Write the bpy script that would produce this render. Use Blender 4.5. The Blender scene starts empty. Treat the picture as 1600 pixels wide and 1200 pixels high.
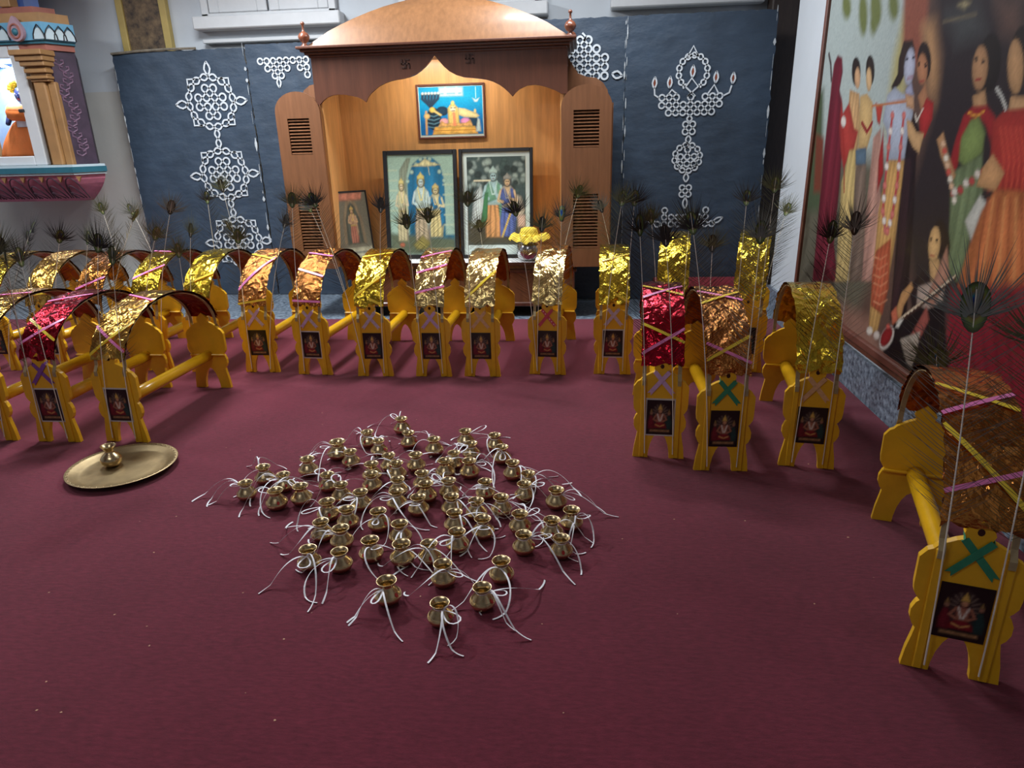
import bpy, math, random
import numpy as np
from mathutils import Vector, Matrix

# ---------------------------------------------------------------- camera, world, lights, exposure
scn = bpy.context.scene
COL = scn.collection
R = math.radians
cam_data = bpy.data.cameras.new('camera')
cam = bpy.data.objects.new('camera', cam_data)
COL.objects.link(cam)
cam_data.sensor_fit = 'HORIZONTAL'
cam_data.sensor_width = 36.0
cam_data.lens = 1060 / 1600 * 36.0
cam_data.clip_start = 0.05
PITCH, YAW, ROLL = R(19.6), R(6.0), R(1.5)
_fh = Vector((-math.sin(YAW), math.cos(YAW), 0)); _rt = Vector((math.cos(YAW), math.sin(YAW), 0)); _up = Vector((0, 0, 1))
_fw = _fh * math.cos(PITCH) - _up * math.sin(PITCH)
_u = _fh * math.sin(PITCH) + _up * math.cos(PITCH)
_R = _rt * math.cos(ROLL) - _u * math.sin(ROLL)
_U = _rt * math.sin(ROLL) + _u * math.cos(ROLL)
cam.matrix_world = Matrix(((_R.x, _U.x, -_fw.x, 0), (_R.y, _U.y, -_fw.y, 0), (_R.z, _U.z, -_fw.z, 1.5), (0, 0, 0, 1)))
scn.camera = cam

vs = scn.view_settings
vs.view_transform = 'Standard'
vs.look = 'None'
vs.gamma = 1.0
vs.use_curve_mapping = False
vs.exposure = 0.0

world = bpy.data.worlds.new('world')
scn.world = world
world.use_nodes = True
world.node_tree.nodes['Background'].inputs['Color'].default_value = (0.62, 0.75, 1.0, 1)
world.node_tree.nodes['Background'].inputs['Strength'].default_value = 0.6

def area_light(name, loc, target, sx, sy, power, color):
    d = bpy.data.lights.new(name, 'AREA')
    d.shape = 'RECTANGLE'; d.size = sx; d.size_y = sy; d.energy = power; d.color = color
    o = bpy.data.objects.new(name, d); COL.objects.link(o)
    o.location = loc
    o.rotation_euler = (Vector(target) - Vector(loc)).to_track_quat('-Z', 'Y').to_euler()
    return o
# two fluorescent tubes of the hall, then two added fill lights
area_light('tube_light_back', (-3.0, 5.1, 3.5), (-2.5, 4.8, 0), 1.3, 0.12, 180, (0.90, 0.95, 1.0))
area_light('tube_light_right', (-0.1, 5.5, 3.5), (-0.3, 5.0, 0), 1.3, 0.12, 85, (0.90, 0.95, 1.0))
area_light('fill_light_left', (-5.2, 3.9, 3.5), (-5.0, 4.6, 0), 1.3, 0.12, 60, (0.90, 0.95, 1.0))  # unseen lamp added to brighten the left wall
area_light('fill_light_hall', (-1.6, 0.2, 3.45), (-1.4, 1.8, 0), 1.3, 0.12, 22, (0.95, 0.97, 1.0))  # weak unseen fill added above the camera end of the room

# ---------------------------------------------------------------- helpers
def lin(c):
    return tuple(((v / 255) / 12.92 if v / 255 <= 0.04045 else ((v / 255 + 0.055) / 1.055) ** 2.4) for v in c)

class MB:
    """collects shapes into one mesh"""
    def __init__(s):
        s.v = []; s.f = []; s.c = []; s.mi = []
    def add(s, vs_, fs, col=None, mi=0):
        b = len(s.v)
        s.v += [tuple(p) for p in vs_]
        s.f += [tuple(b + i for i in f) for f in fs]
        s.mi += [mi] * len(fs)
        if col is not None:
            s.c += [col] * len(vs_) if not isinstance(col, list) else col
        return s
    def box(s, x0, x1, y0, y1, z0, z1, mi=0, col=None):
        s.add([(x0, y0, z0), (x1, y0, z0), (x1, y1, z0), (x0, y1, z0), (x0, y0, z1), (x1, y0, z1), (x1, y1, z1), (x0, y1, z1)],
              [(0, 3, 2, 1), (4, 5, 6, 7), (0, 1, 5, 4), (1, 2, 6, 5), (2, 3, 7, 6), (3, 0, 4, 7)], col, mi)
        return s
    def bev(s, x0, x1, y0, y1, z0, z1, b=0.006):
        """box with chamfered vertical and horizontal edges"""
        def ring(z, i):
            return [(x0 + i, y0 + b, z), (x0 + b, y0 + i, z), (x1 - b, y0 + i, z), (x1 - i, y0 + b, z), (x1 - i, y1 - b, z), (x1 - b, y1 - i, z), (x0 + b, y1 - i, z), (x0 + i, y1 - b, z)]
        return s.rings([ring(z0, b), ring(z0 + b, 0), ring(z1 - b, 0), ring(z1, b)], True)
    def prism(s, poly, a0, a1, axis='y', mi=0):
        """polygon of (p, q) extruded from a0 to a1; axis y: (x, z), axis x: (y, z), axis z: (x, y)"""
        def P(p, a):
            return (p[0], a, p[1]) if axis == 'y' else ((a, p[0], p[1]) if axis == 'x' else (p[0], p[1], a))
        n = len(poly)
        vs_ = [P(p, a0) for p in poly] + [P(p, a1) for p in poly]
        area = sum(poly[i][0] * poly[(i + 1) % n][1] - poly[(i + 1) % n][0] * poly[i][1] for i in range(n))
        flip = (area > 0) != (axis == 'y')
        fs = [tuple(range(n)), tuple(reversed(range(n, 2 * n)))] + [(i, i + n, (i + 1) % n + n, (i + 1) % n) for i in range(n)]
        if flip:
            fs = [tuple(reversed(f)) for f in fs]
        return s.add(vs_, fs, None, mi)
    def rings(s, rs, cap=True, col=None, mi=0, closed=True):
        n = len(rs[0]); vs_ = [p for r in rs for p in r]; fs = []
        for k in range(len(rs) - 1):
            for i in range(n if closed else n - 1):
                j = (i + 1) % n
                fs.append((k * n + i, k * n + j, (k + 1) * n + j, (k + 1) * n + i))
        if cap:
            fs.append(tuple(reversed(range(n)))); fs.append(tuple(range((len(rs) - 1) * n, len(rs) * n)))
        return s.add(vs_, fs, col, mi)
    def lathe(s, prof, c=(0, 0, 0), n=20, cap=False, mi=0):
        rs = [[(c[0] + r * math.cos(2 * math.pi * i / n), c[1] + r * math.sin(2 * math.pi * i / n), c[2] + z) for i in range(n)] for r, z in prof]
        return s.rings(rs, cap, None, mi)
    def tube(s, pts, rad, n=6, cap=True, mi=0):
        pts = [Vector(p) for p in pts]; rs = []
        if not isinstance(rad, (list, tuple)): rad = [rad] * len(pts)
        ref = None
        for i, p in enumerate(pts):
            t = (pts[min(i + 1, len(pts) - 1)] - pts[max(i - 1, 0)])
            if t.length < 1e-9: t = Vector((0, 0, 1))
            t.normalize()
            if ref is None: ref = Vector((1, 0, 0)) if abs(t.x) < 0.8 else Vector((0, 1, 0))
            a = (ref - t * ref.dot(t)).normalized(); ref = a; b = t.cross(a)
            rs.append([p + (a * math.cos(2 * math.pi * k / n) + b * math.sin(2 * math.pi * k / n)) * rad[i] for k in range(n)])
        return s.rings(rs, cap, None, mi)
    def ribbon(s, pts, w, up=None, thick=0.0012, mi=0):
        """flat band along pts; its width lies across the path, square to 'up'"""
        pts = [Vector(p) for p in pts]; rs = []
        for i, p in enumerate(pts):
            t = (pts[min(i + 1, len(pts) - 1)] - pts[max(i - 1, 0)]).normalized()
            u = Vector(up(i) if callable(up) else (up or (0, 0, 1)))
            sd = t.cross(u)
            if sd.length < 1e-4: sd = t.cross(Vector((0.3, 0.9, 0.1)))
            sd.normalize(); nn = sd.cross(t).normalized() * thick * 0.5
            ww = (w[i] if isinstance(w, (list, tuple)) else w) * 0.5
            rs.append([p - sd * ww - nn, p + sd * ww - nn, p + sd * ww + nn, p - sd * ww + nn])
        return s.rings(rs, True, None, mi)
    def ball(s, c, rx, ry=None, rz=None, nu=14, nv=8, mi=0):
        ry = ry or rx; rz = rz or rx; rs = []
        for k in range(nv + 1):
            a = -math.pi / 2 + math.pi * k / nv; q = max(math.cos(a), 0.02)
            rs.append([(c[0] + rx * q * math.cos(2 * math.pi * i / nu), c[1] + ry * q * math.sin(2 * math.pi * i / nu), c[2] + rz * math.sin(a)) for i in range(nu)])
        return s.rings(rs, True, None, mi)
    def mesh(s, name, smooth=False):
        me = bpy.data.meshes.new(name)
        me.from_pydata(s.v, [], s.f)
        if s.c and len(s.c) == len(s.v):
            ca = me.color_attributes.new('Col', 'FLOAT_COLOR', 'POINT')
            ca.data.foreach_set('color', np.array([tuple(q)[:3] + (1.0,) for q in s.c], dtype=np.float32).ravel())
        if any(s.mi):
            me.polygons.foreach_set('material_index', s.mi)
        if smooth:
            me.polygons.foreach_set('use_smooth', [True] * len(me.polygons))
        me.update()
        return me

def link(name, data, parent=None, loc=None, rot=None):
    o = bpy.data.objects.new(name, data)
    COL.objects.link(o)
    if parent is not None: o.parent = parent
    if loc is not None: o.location = loc
    if rot is not None: o.rotation_euler = rot
    return o
def obj(name, mb, mat, parent=None, smooth=False, loc=None, rot=None, angle=None):
    me = mb.mesh(name, smooth or angle is not None) if isinstance(mb, MB) else mb
    if not me.materials:
        for m in (mat if isinstance(mat, (list, tuple)) else [mat]): me.materials.append(m)
    if angle is not None:
        try: me.set_sharp_from_angle(angle=R(angle))
        except Exception: pass
    return link(name, me, parent, loc, rot)
def tag(o, label, cat, group=None):
    o['label'] = label; o['category'] = cat
    if group: o['group'] = group
    return o
def thing(name, label, cat, loc=(0, 0, 0), rz=0.0, group=None):
    return tag(link(name, None, None, loc, (0, 0, rz)), label, cat, group)
def struct(o, label=None):
    o['kind'] = 'structure'
    if label: o['label'] = label
    return o

# ---------------------------------------------------------------- materials
M = {}
def mat(name, rgb, rough=0.5, metal=0.0, noise=None, bump=None, emit=None, spec=None, coat=0.0, sheen=0.0, two=None, vein=None):
    """principled material; noise = (scale, amount), bump = (scale, strength[, detail]), two = second colour mixed in by noise"""
    m = bpy.data.materials.new(name); m.use_nodes = True
    nt = m.node_tree; b = nt.nodes['Principled BSDF']
    c = lin(rgb)
    b.inputs['Base Color'].default_value = (*c, 1); b.inputs['Roughness'].default_value = rough; b.inputs['Metallic'].default_value = metal
    if spec is not None: b.inputs['Specular IOR Level'].default_value = spec
    if coat: b.inputs['Coat Weight'].default_value = coat; b.inputs['Coat Roughness'].default_value = 0.12
    if sheen: b.inputs['Sheen Weight'].default_value = sheen
    tc = nt.nodes.new('ShaderNodeTexCoord')
    if noise:
        mp = nt.nodes.new('ShaderNodeMapping'); nt.links.new(tc.outputs['Object'], mp.inputs['Vector'])
        if vein: mp.inputs['Scale'].default_value = vein
        n = nt.nodes.new('ShaderNodeTexNoise'); n.inputs['Scale'].default_value = noise[0]; n.inputs['Detail'].default_value = 5; n.inputs['Roughness'].default_value = 0.62
        nt.links.new(mp.outputs['Vector'], n.inputs['Vector'])
        r = nt.nodes.new('ShaderNodeValToRGB'); r.color_ramp.elements[0].position = 0.32; r.color_ramp.elements[1].position = 0.68
        a = noise[1]
        lo = lin(two) if two else tuple(v * (1 - a) for v in c)
        hi = c if two else tuple(min(1, v * (1 + a)) for v in c)
        r.color_ramp.elements[0].color = (*lo, 1); r.color_ramp.elements[1].color = (*hi, 1)
        nt.links.new(n.outputs['Fac'], r.inputs['Fac']); nt.links.new(r.outputs['Color'], b.inputs['Base Color'])
    if bump:
        n2 = nt.nodes.new('ShaderNodeTexNoise'); n2.inputs['Scale'].default_value = bump[0]; n2.inputs['Detail'].default_value = bump[2] if len(bump) > 2 else 4
        mp2 = nt.nodes.new('ShaderNodeMapping'); nt.links.new(tc.outputs['Object'], mp2.inputs['Vector']); nt.links.new(mp2.outputs['Vector'], n2.inputs['Vector'])
        if len(bump) > 3: mp2.inputs['Scale'].default_value = bump[3]
        bp = nt.nodes.new('ShaderNodeBump'); bp.inputs['Strength'].default_value = bump[1]; bp.inputs['Distance'].default_value = 0.02
        nt.links.new(n2.outputs['Fac'], bp.inputs['Height']); nt.links.new(bp.outputs['Normal'], b.inputs['Normal'])
    if emit:
        b.inputs['Emission Color'].default_value = (*lin(emit[0]), 1); b.inputs['Emission Strength'].default_value = emit[1]
    M[name] = m
    return m
def paint_mat(name, rough=0.4, spec=0.5, coat=0.0):
    m = bpy.data.materials.new(name); m.use_nodes = True; nt = m.node_tree; b = nt.nodes['Principled BSDF']
    a = nt.nodes.new('ShaderNodeVertexColor'); a.layer_name = 'Col'
    nt.links.new(a.outputs['Color'], b.inputs['Base Color']); b.inputs['Roughness'].default_value = rough; b.inputs['Specular IOR Level'].default_value = spec
    if coat: b.inputs['Coat Weight'].default_value = coat; b.inputs['Coat Roughness'].default_value = 0.08
    M[name] = m
    return m
mat('carpet', (100, 34, 49), 0.95, noise=(2.2, 0.10), bump=(420, 0.25, 2), spec=0.15, sheen=0.15)
def carpet_detail(m):
    nt = m.node_tree; b = nt.nodes['Principled BSDF']; src = b.inputs['Base Color'].links[0].from_socket
    tc = nt.nodes.new('ShaderNodeTexCoord'); n = nt.nodes.new('ShaderNodeTexNoise'); n.inputs['Scale'].default_value = 60; n.inputs['Detail'].default_value = 6; n.inputs['Roughness'].default_value = 0.7
    mp = nt.nodes.new('ShaderNodeMapping'); mp.inputs['Scale'].default_value = (0.45, 1.6, 1)
    nt.links.new(tc.outputs['Object'], mp.inputs['Vector']); nt.links.new(mp.outputs['Vector'], n.inputs['Vector'])
    mx = nt.nodes.new('ShaderNodeMixRGB'); mx.blend_type = 'OVERLAY'; mx.inputs['Fac'].default_value = 0.75
    nt.links.new(src, mx.inputs['Color1']); nt.links.new(n.outputs['Fac'], mx.inputs['Color2']); nt.links.new(mx.outputs['Color'], b.inputs['Base Color'])
carpet_detail(M['carpet'])
mat('granite', (146, 160, 174), 0.3, noise=(34, 0.5), two=(44, 54, 66))
mat('wall', (188, 194, 200), 0.85, noise=(1.5, 0.04), bump=(30, 0.05))
mat('wall_low', (186, 184, 178), 0.85, noise=(1.5, 0.05), bump=(30, 0.05))
mat('ceiling', (205, 208, 210), 0.9, noise=(2, 0.03))
mat('white_paint', (190, 192, 194), 0.55, noise=(4, 0.05))
mat('panel_blue', (52, 67, 84), 0.55, noise=(3, 0.2), bump=(6, 0.55, 8, (1, 1, 1.7)))
mat('panel_edge', (120, 112, 98), 0.9, noise=(20, 0.3))
mat('chalk', (205, 212, 218), 0.85, noise=(30, 0.08))
mat('flame_fill', (128, 62, 38), 0.8, noise=(20, 0.1))
mat('torn', (190, 196, 200), 0.9, noise=(20, 0.15))
WV = (9, 9, 0.7)
mat('wood_light', (212, 156, 96), 0.38, noise=(3.2, 0.16), vein=WV, coat=0.15)
mat('wood_dome', (138, 96, 62), 0.42, noise=(3.2, 0.16), vein=WV, coat=0.25)
mat('wood_mid', (126, 84, 56), 0.42, noise=(3.2, 0.16), vein=WV)
mat('wood_dark', (92, 54, 38), 0.42, noise=(3.2, 0.2), vein=WV, coat=0.1)
mat('emblem', (70, 42, 31), 0.5, noise=(8, 0.1))
mat('wood_turned', (112, 64, 44), 0.3, noise=(6, 0.15), coat=0.3)
mat('black', (16, 15, 16), 0.5, noise=(8, 0.2))
mat('dark_brown', (46, 34, 28), 0.6, noise=(8, 0.25), vein=(6, 6, 1))
mat('brown_mottle', (120, 98, 70), 0.55, noise=(14, 0.5), two=(44, 32, 26))
mat('trim_yellow', (170, 148, 84), 0.5, noise=(6, 0.1))
mat('kavadi_yellow', (232, 178, 34), 0.36, noise=(7, 0.10), bump=(18, 0.06), coat=0.15)
mat('pole_yellow', (224, 170, 26), 0.26, noise=(7, 0.08), coat=0.3)
mat('hole', (60, 22, 16), 0.9, noise=(20, 0.2))
mat('cane', (164, 146, 108), 0.5, noise=(20, 0.15))
def foil(name, rgb, rough=0.16, b=(26, 0.5)):
    return mat(name, rgb, rough, 1.0, noise=(9, 0.10), bump=(b[0], b[1], 5, (1, 1, 1)))
foil('foil_gold', (226, 176, 86)); foil('foil_copper', (196, 128, 62)); foil('foil_yellow', (226, 192, 62)); foil('foil_red', (178, 30, 48)); foil('foil_pale', (236, 206, 138))
foil('lining_copper', (150, 84, 46), 0.3); foil('lining_red', (120, 40, 34), 0.3); foil('lining_yellow', (188, 138, 44), 0.3)
foil('foil_holo', (178, 118, 62), 0.12, (34, 1.0))
mat('r_pink', (236, 132, 190), 0.32, noise=(20, 0.06)); mat('r_yellow', (236, 204, 60), 0.32, noise=(20, 0.06))
mat('bow_lilac', (204, 168, 210), 0.3, noise=(40, 0.12)); mat('bow_white', (206, 186, 206), 0.35, noise=(60, 0.16)); mat('bow_peach', (222, 176, 132), 0.35, noise=(60, 0.12))
mat('bow_pink', (206, 74, 92), 0.35, noise=(60, 0.10)); mat('bow_green', (50, 138, 104), 0.35, noise=(40, 0.1)); mat('bow_purple', (128, 78, 160), 0.35, noise=(40, 0.1)); mat('bow_dot', (240, 214, 214), 0.4, noise=(40, 0.05))
mat('card_white', (205, 200, 196), 0.5, noise=(20, 0.04)); mat('card_dark', (40, 26, 24), 0.5, noise=(20, 0.1))
mat('quill', (232, 228, 216), 0.4, noise=(20, 0.1)); mat('quill_dark', (84, 74, 56), 0.5, noise=(20, 0.2)); mat('barb', (86, 88, 58), 0.55, noise=(16, 0.3))
mat('barb_pale', (120, 124, 118), 0.5, noise=(16, 0.2)); mat('barb_dark', (34, 30, 27), 0.6, noise=(16, 0.3))
mat('brass', (208, 186, 142), 0.27, 1.0, noise=(40, 0.14), bump=(60, 0.05)); mat('brass_dull', (158, 138, 102), 0.42, 0.85, noise=(9, 0.22), bump=(30, 0.05))
mat('thread', (244, 244, 248), 0.6, noise=(60, 0.05)); mat('vermilion', (150, 28, 20), 0.8, noise=(80, 0.2))
mat('steel', (196, 196, 198), 0.2, 1.0, noise=(20, 0.05)); mat('cloth_yellow', (214, 188, 62), 0.8, noise=(14, 0.12), bump=(90, 0.2)); mat('cloth_white', (212, 214, 214), 0.8, noise=(8, 0.05))
mat('teal', (32, 92, 108), 0.5, noise=(8, 0.12)); mat('sky_blue', (92, 148, 178), 0.5, noise=(5, 0.12)); mat('pale_blue', (176, 192, 198), 0.55, noise=(5, 0.08)); mat('lotus_pink', (178, 104, 124), 0.6, noise=(6, 0.25)); mat('lotus_line', (58, 34, 46), 0.7, noise=(8, 0.1))
mat('ochre', (146, 108, 66), 0.5, noise=(6, 0.15)); mat('rust', (142, 82, 68), 0.55, noise=(6, 0.15)); mat('purple_dark', (66, 48, 66), 0.6, noise=(9, 0.5), two=(44, 30, 46)); mat('purple_vine', (104, 78, 98), 0.7, noise=(12, 0.15)); mat('mauve', (150, 122, 132), 0.5, noise=(8, 0.1)); mat('blue_tile', (40, 70, 130), 0.4, noise=(5, 0.2))
mat('niche_blue', (120, 170, 236), 0.6, noise=(3, 0.2), two=(176, 208, 244)); mat('orange_cloth', (242, 132, 60), 0.75, noise=(8, 0.1)); mat('idol_blue', (44, 58, 110), 0.4, noise=(10, 0.1)); mat('flower_yellow', (240, 214, 60), 0.7, noise=(20, 0.1)); mat('idol_white', (214, 214, 220), 0.6, noise=(10, 0.05))
mat('idol_dark', (24, 22, 26), 0.6, noise=(10, 0.1))
mat('frame_black', (30, 32, 36), 0.32, noise=(12, 0.1)); mat('frame_brown', (104, 62, 50), 0.4, noise=(12, 0.12)); mat('mat_pale', (200, 214, 208), 0.6, noise=(8, 0.03))
mat('roll_red', (120, 30, 44), 0.9, noise=(12, 0.12)); mat('crumb', (196, 150, 120), 0.8, noise=(30, 0.1))
mat('pane', (150, 120, 118), 0.25, noise=(6, 0.2)); mat('grille', (196, 120, 112), 0.5, noise=(10, 0.1))
mat('tube_glow', (255, 246, 226), 0.5, emit=((255, 244, 220), 6.0), noise=(3, 0.01))
paint_mat('print_mural', 0.5, 0.2); paint_mat('print_gloss', 0.3, 0.4); paint_mat('print_matte', 0.5, 0.35); paint_mat('feather_eye', 0.4, 0.5)
g = bpy.data.materials.new('glass'); g.use_nodes = True
gb = g.node_tree.nodes['Principled BSDF']; gb.inputs['Roughness'].default_value = 0.02; gb.inputs['Transmission Weight'].default_value = 1.0; gb.inputs['IOR'].default_value = 1.02; gb.inputs['Base Color'].default_value = (0.95, 0.97, 1, 1)
M['glass'] = g

# ---------------------------------------------------------------- flat prints painted on a fine grid
def seg_dist(P, a, b):
    ab = b - a; t = np.clip(((P - a) @ ab) / max(ab @ ab, 1e-12), 0, 1)
    return np.hypot(*(P - a - t[:, None] * ab).T)
def paint(P, ops, base, brush=0.0):
    C = np.tile(np.array(lin(base)), (len(P), 1))
    for o in ops:
        pts = np.array(o[1], float)
        if o[0] == 'p': col, soft, rad = o[2], o[3], 0.0
        else: rad, col, soft = o[2] * 0.5, o[3], o[4]
        lo = pts.min(0) - rad - soft; hi = pts.max(0) + rad + soft
        idx = np.where(((P >= lo) & (P <= hi)).all(1))[0]
        if len(idx) == 0: continue
        Q = P[idx]; n = len(pts); d = np.full(len(Q), 1e9)
        for i in range(n if o[0] == 'p' else n - 1): d = np.minimum(d, seg_dist(Q, pts[i], pts[(i + 1) % n]))
        if o[0] == 'p':
            ins = np.zeros(len(Q), bool)
            for i in range(n):
                a, b = pts[i], pts[(i + 1) % n]
                cr = (a[1] > Q[:, 1]) != (b[1] > Q[:, 1])
                with np.errstate(divide='ignore', invalid='ignore'):
                    xx = (b[0] - a[0]) * (Q[:, 1] - a[1]) / (b[1] - a[1]) + a[0]
                ins ^= cr & (Q[:, 0] < xx)
            sd = np.where(ins, d, -d)
        else: sd = rad - d
        al = np.clip(0.5 + sd / soft, 0, 1)[:, None]
        cc = np.tile(np.array(lin(col)), (len(Q), 1))
        if o[0] == 'p' and brush and soft < brush * 4:
            # brushwork of the painter: forms modelled lighter in the middle, cloth broken into long folds
            ext = (pts.max(0) - pts.min(0)); rr = max(0.35 * ext.min(), 1e-4); u = (Q - pts.min(0)) / np.maximum(ext, 1e-6)
            fac = 0.66 + 0.46 * np.clip(sd / rr, 0, 1) ** 0.7 + 0.10 * (u[:, 1] - 0.5)
            if ext.max() > brush * 34:
                nf = 3 + (len(pts) * 7) % 4
                fac = fac * (1 + 0.16 * np.sin(2 * math.pi * nf * u[:, 0] + 3.0 * u[:, 1] + 1.2 * np.sin(5 * u[:, 1])) + 0.06 * np.sin(2 * math.pi * (2 * nf + 1) * u[:, 0] - 4 * u[:, 1]))
            cc = cc * fac[:, None]
        C[idx] = C[idx] * (1 - al) + np.clip(cc, 0, 1) * al
    return C
def print_mesh(name, u0, u1, v0, v1, nu, nv, ops, base, to3d, material, mottle=0.0, gain=1.0, brush=0.0):
    U, V = np.meshgrid(np.linspace(u0, u1, nu + 1), np.linspace(v0, v1, nv + 1))
    P = np.stack([U.ravel(), V.ravel()], 1)
    C = paint(P, ops, base, brush) * gain
    if mottle:
        rs = np.random.RandomState(3); C = np.clip(C * (1 + mottle * rs.randn(len(C), 1)), 0, 1)
    mb = MB(); mb.v = [to3d(p[0], p[1]) for p in P]
    mb.f = [(j * (nu + 1) + i, j * (nu + 1) + i + 1, (j + 1) * (nu + 1) + i + 1, (j + 1) * (nu + 1) + i) for j in range(nv) for i in range(nu)]
    mb.mi = [0] * len(mb.f); mb.c = [tuple(q) for q in C]
    me = mb.mesh(name); me.materials.append(material)
    return me
def el(cx, cy, rx, ry, rot=0, n=14):
    r = R(rot)
    return [(cx + rx * math.cos(t) * math.cos(r) - ry * math.sin(t) * math.sin(r), cy + rx * math.cos(t) * math.sin(r) + ry * math.sin(t) * math.cos(r)) for t in [2 * math.pi * i / n for i in range(n)]]
POTS = [(-1.495,2.601), (-1.481,2.755), (-1.355,2.689), (-1.321,2.527), (-1.226,2.573), (-1.301,2.846), (-1.216,3.034), (-1.121,2.947), (-1.149,2.699), (-1.053,2.605), (-1.057,2.445), (-0.969,3.363), (-1.105,3.183), (-1.017,3.081), (-0.886,3.184), (-0.733,3.101), (-0.589,3.212), (-0.918,2.913), (-0.786,2.919), (-0.972,2.806), (-0.857,2.825), (-0.604,2.955), (-0.536,3.062), (-0.715,2.739), (-0.630,2.856), (-0.514,2.861), (-0.944,2.709), (-0.811,2.672), (-0.671,2.624), (-0.576,2.665), (-0.942,2.540), (-0.786,2.554), (-0.680,2.509), (-0.538,2.522), (-0.429,3.169), (-0.377,3.024), (-0.307,2.857), (-0.227,2.756), (-0.412,2.667), (-0.237,2.657), (-0.094,2.600), (-0.325,2.527), (-0.426,2.489), (-0.026,2.432), (-0.953,2.392), (-0.816,2.379), (-1.028,2.293), (-0.929,2.245), (-1.005,2.098), (-0.882,2.093), (-0.787,2.167), (-0.704,2.291), (-0.660,2.148), (-0.654,1.919), (-0.558,2.163), (-0.466,2.248), (-0.501,2.391), (-0.379,2.348), (-0.479,2.031), (-0.273,2.067), (-0.321,1.911), (-0.234,2.395), (-0.207,2.249), (-0.103,2.353), (-0.062,2.231), (-0.449,1.822)]
KAV = {
  'b1': (-2.245,4.405,0,[('L',-0.026,0.000,0.992), ('R',0.334,0.000,1.091)]),
  'b2': (-1.840,4.360,-4,[('L',-0.002,-0.000,1.235), ('r',-0.368,0.836,1.110)]),
  'b3': (-1.400,4.335,0,[('L',-0.314,0.000,1.234), ('R',0.146,0.000,1.194)]),
  'b4': (-0.992,4.338,-1,[('L',-0.114,-0.002,1.085), ('R',0.029,0.001,1.123)]),
  'b5': (-0.656,4.346,-1,[('L',-0.046,-0.001,1.223), ('r',-0.137,0.858,0.937)]),
  'b6': (-0.215,4.400,-4,[('L',-0.209,-0.015,1.148), ('L',-0.024,-0.002,1.046), ('R',0.101,0.007,1.115), ('r',0.151,0.873,1.185)]),
  'b7': (0.222,4.415,-2,[('L',0.044,0.002,1.204), ('R',0.115,0.004,1.203), ('r',-0.116,0.856,1.067)]),
  'b8': (0.600,4.450,-8,[('L',-0.163,-0.023,1.078), ('R',0.081,0.011,1.047)]),
  'b9': (1.100,4.500,-15,[('L',-0.066,-0.018,1.184), ('R',0.093,0.025,1.265), ('r',0.200,0.970,1.020)]),
  'r1': (0.395,3.130,-4,[('L',-0.138,-0.010,1.185), ('R',-0.024,-0.002,1.136)]),
  'r2': (0.674,3.000,0,[('L',-0.215,0.000,1.208), ('R',0.082,0.000,1.164), ('r',0.059,0.860,0.978)]),
  'r3': (1.084,3.055,-8,[('L',-0.019,-0.003,1.154), ('R',0.066,0.009,1.192)]),
  'nr': (1.086,1.710,-16,[('L',-0.126,-0.036,1.135), ('R',0.041,0.012,1.064), ('r',0.005,0.896,0.697)]),
  'L1': (-2.470,3.200,-2,[('L',0.107,0.004,1.125), ('R',0.163,0.006,1.062)]),
  'L2': (-2.860,3.185,0,[('L',-0.019,0.000,1.048), ('R',0.055,0.000,1.060)]),
  'L3': (-3.240,3.190,0,[('R',0.353,0.000,1.117), ('L',0.123,0.000,1.088)]),
  'b0': (-2.650,4.400,0,[('L',0.067,0.000,1.039), ('L',-0.055,0.000,0.901), ('r',-0.179,0.860,0.955), ('r',-0.178,0.860,1.287)]),
  'm1': (-3.050,4.420,0,[('L',0.215,0.000,1.019), ('R',0.356,0.000,1.197), ('r',0.083,0.860,1.192)]),
  'm2': (-3.450,4.400,0,[('L',0.125,0.000,0.998), ('R',0.515,0.000,1.149), ('r',-0.184,0.860,1.107)]),
  'm3': (-3.850,4.420,0,[('L',0.062,0.000,1.002), ('R',0.310,0.000,1.007), ('r',-0.041,0.860,1.119)]),
  'm4': (-4.240,4.400,0,[('R',0.546,0.000,1.076)]),
}
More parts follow.
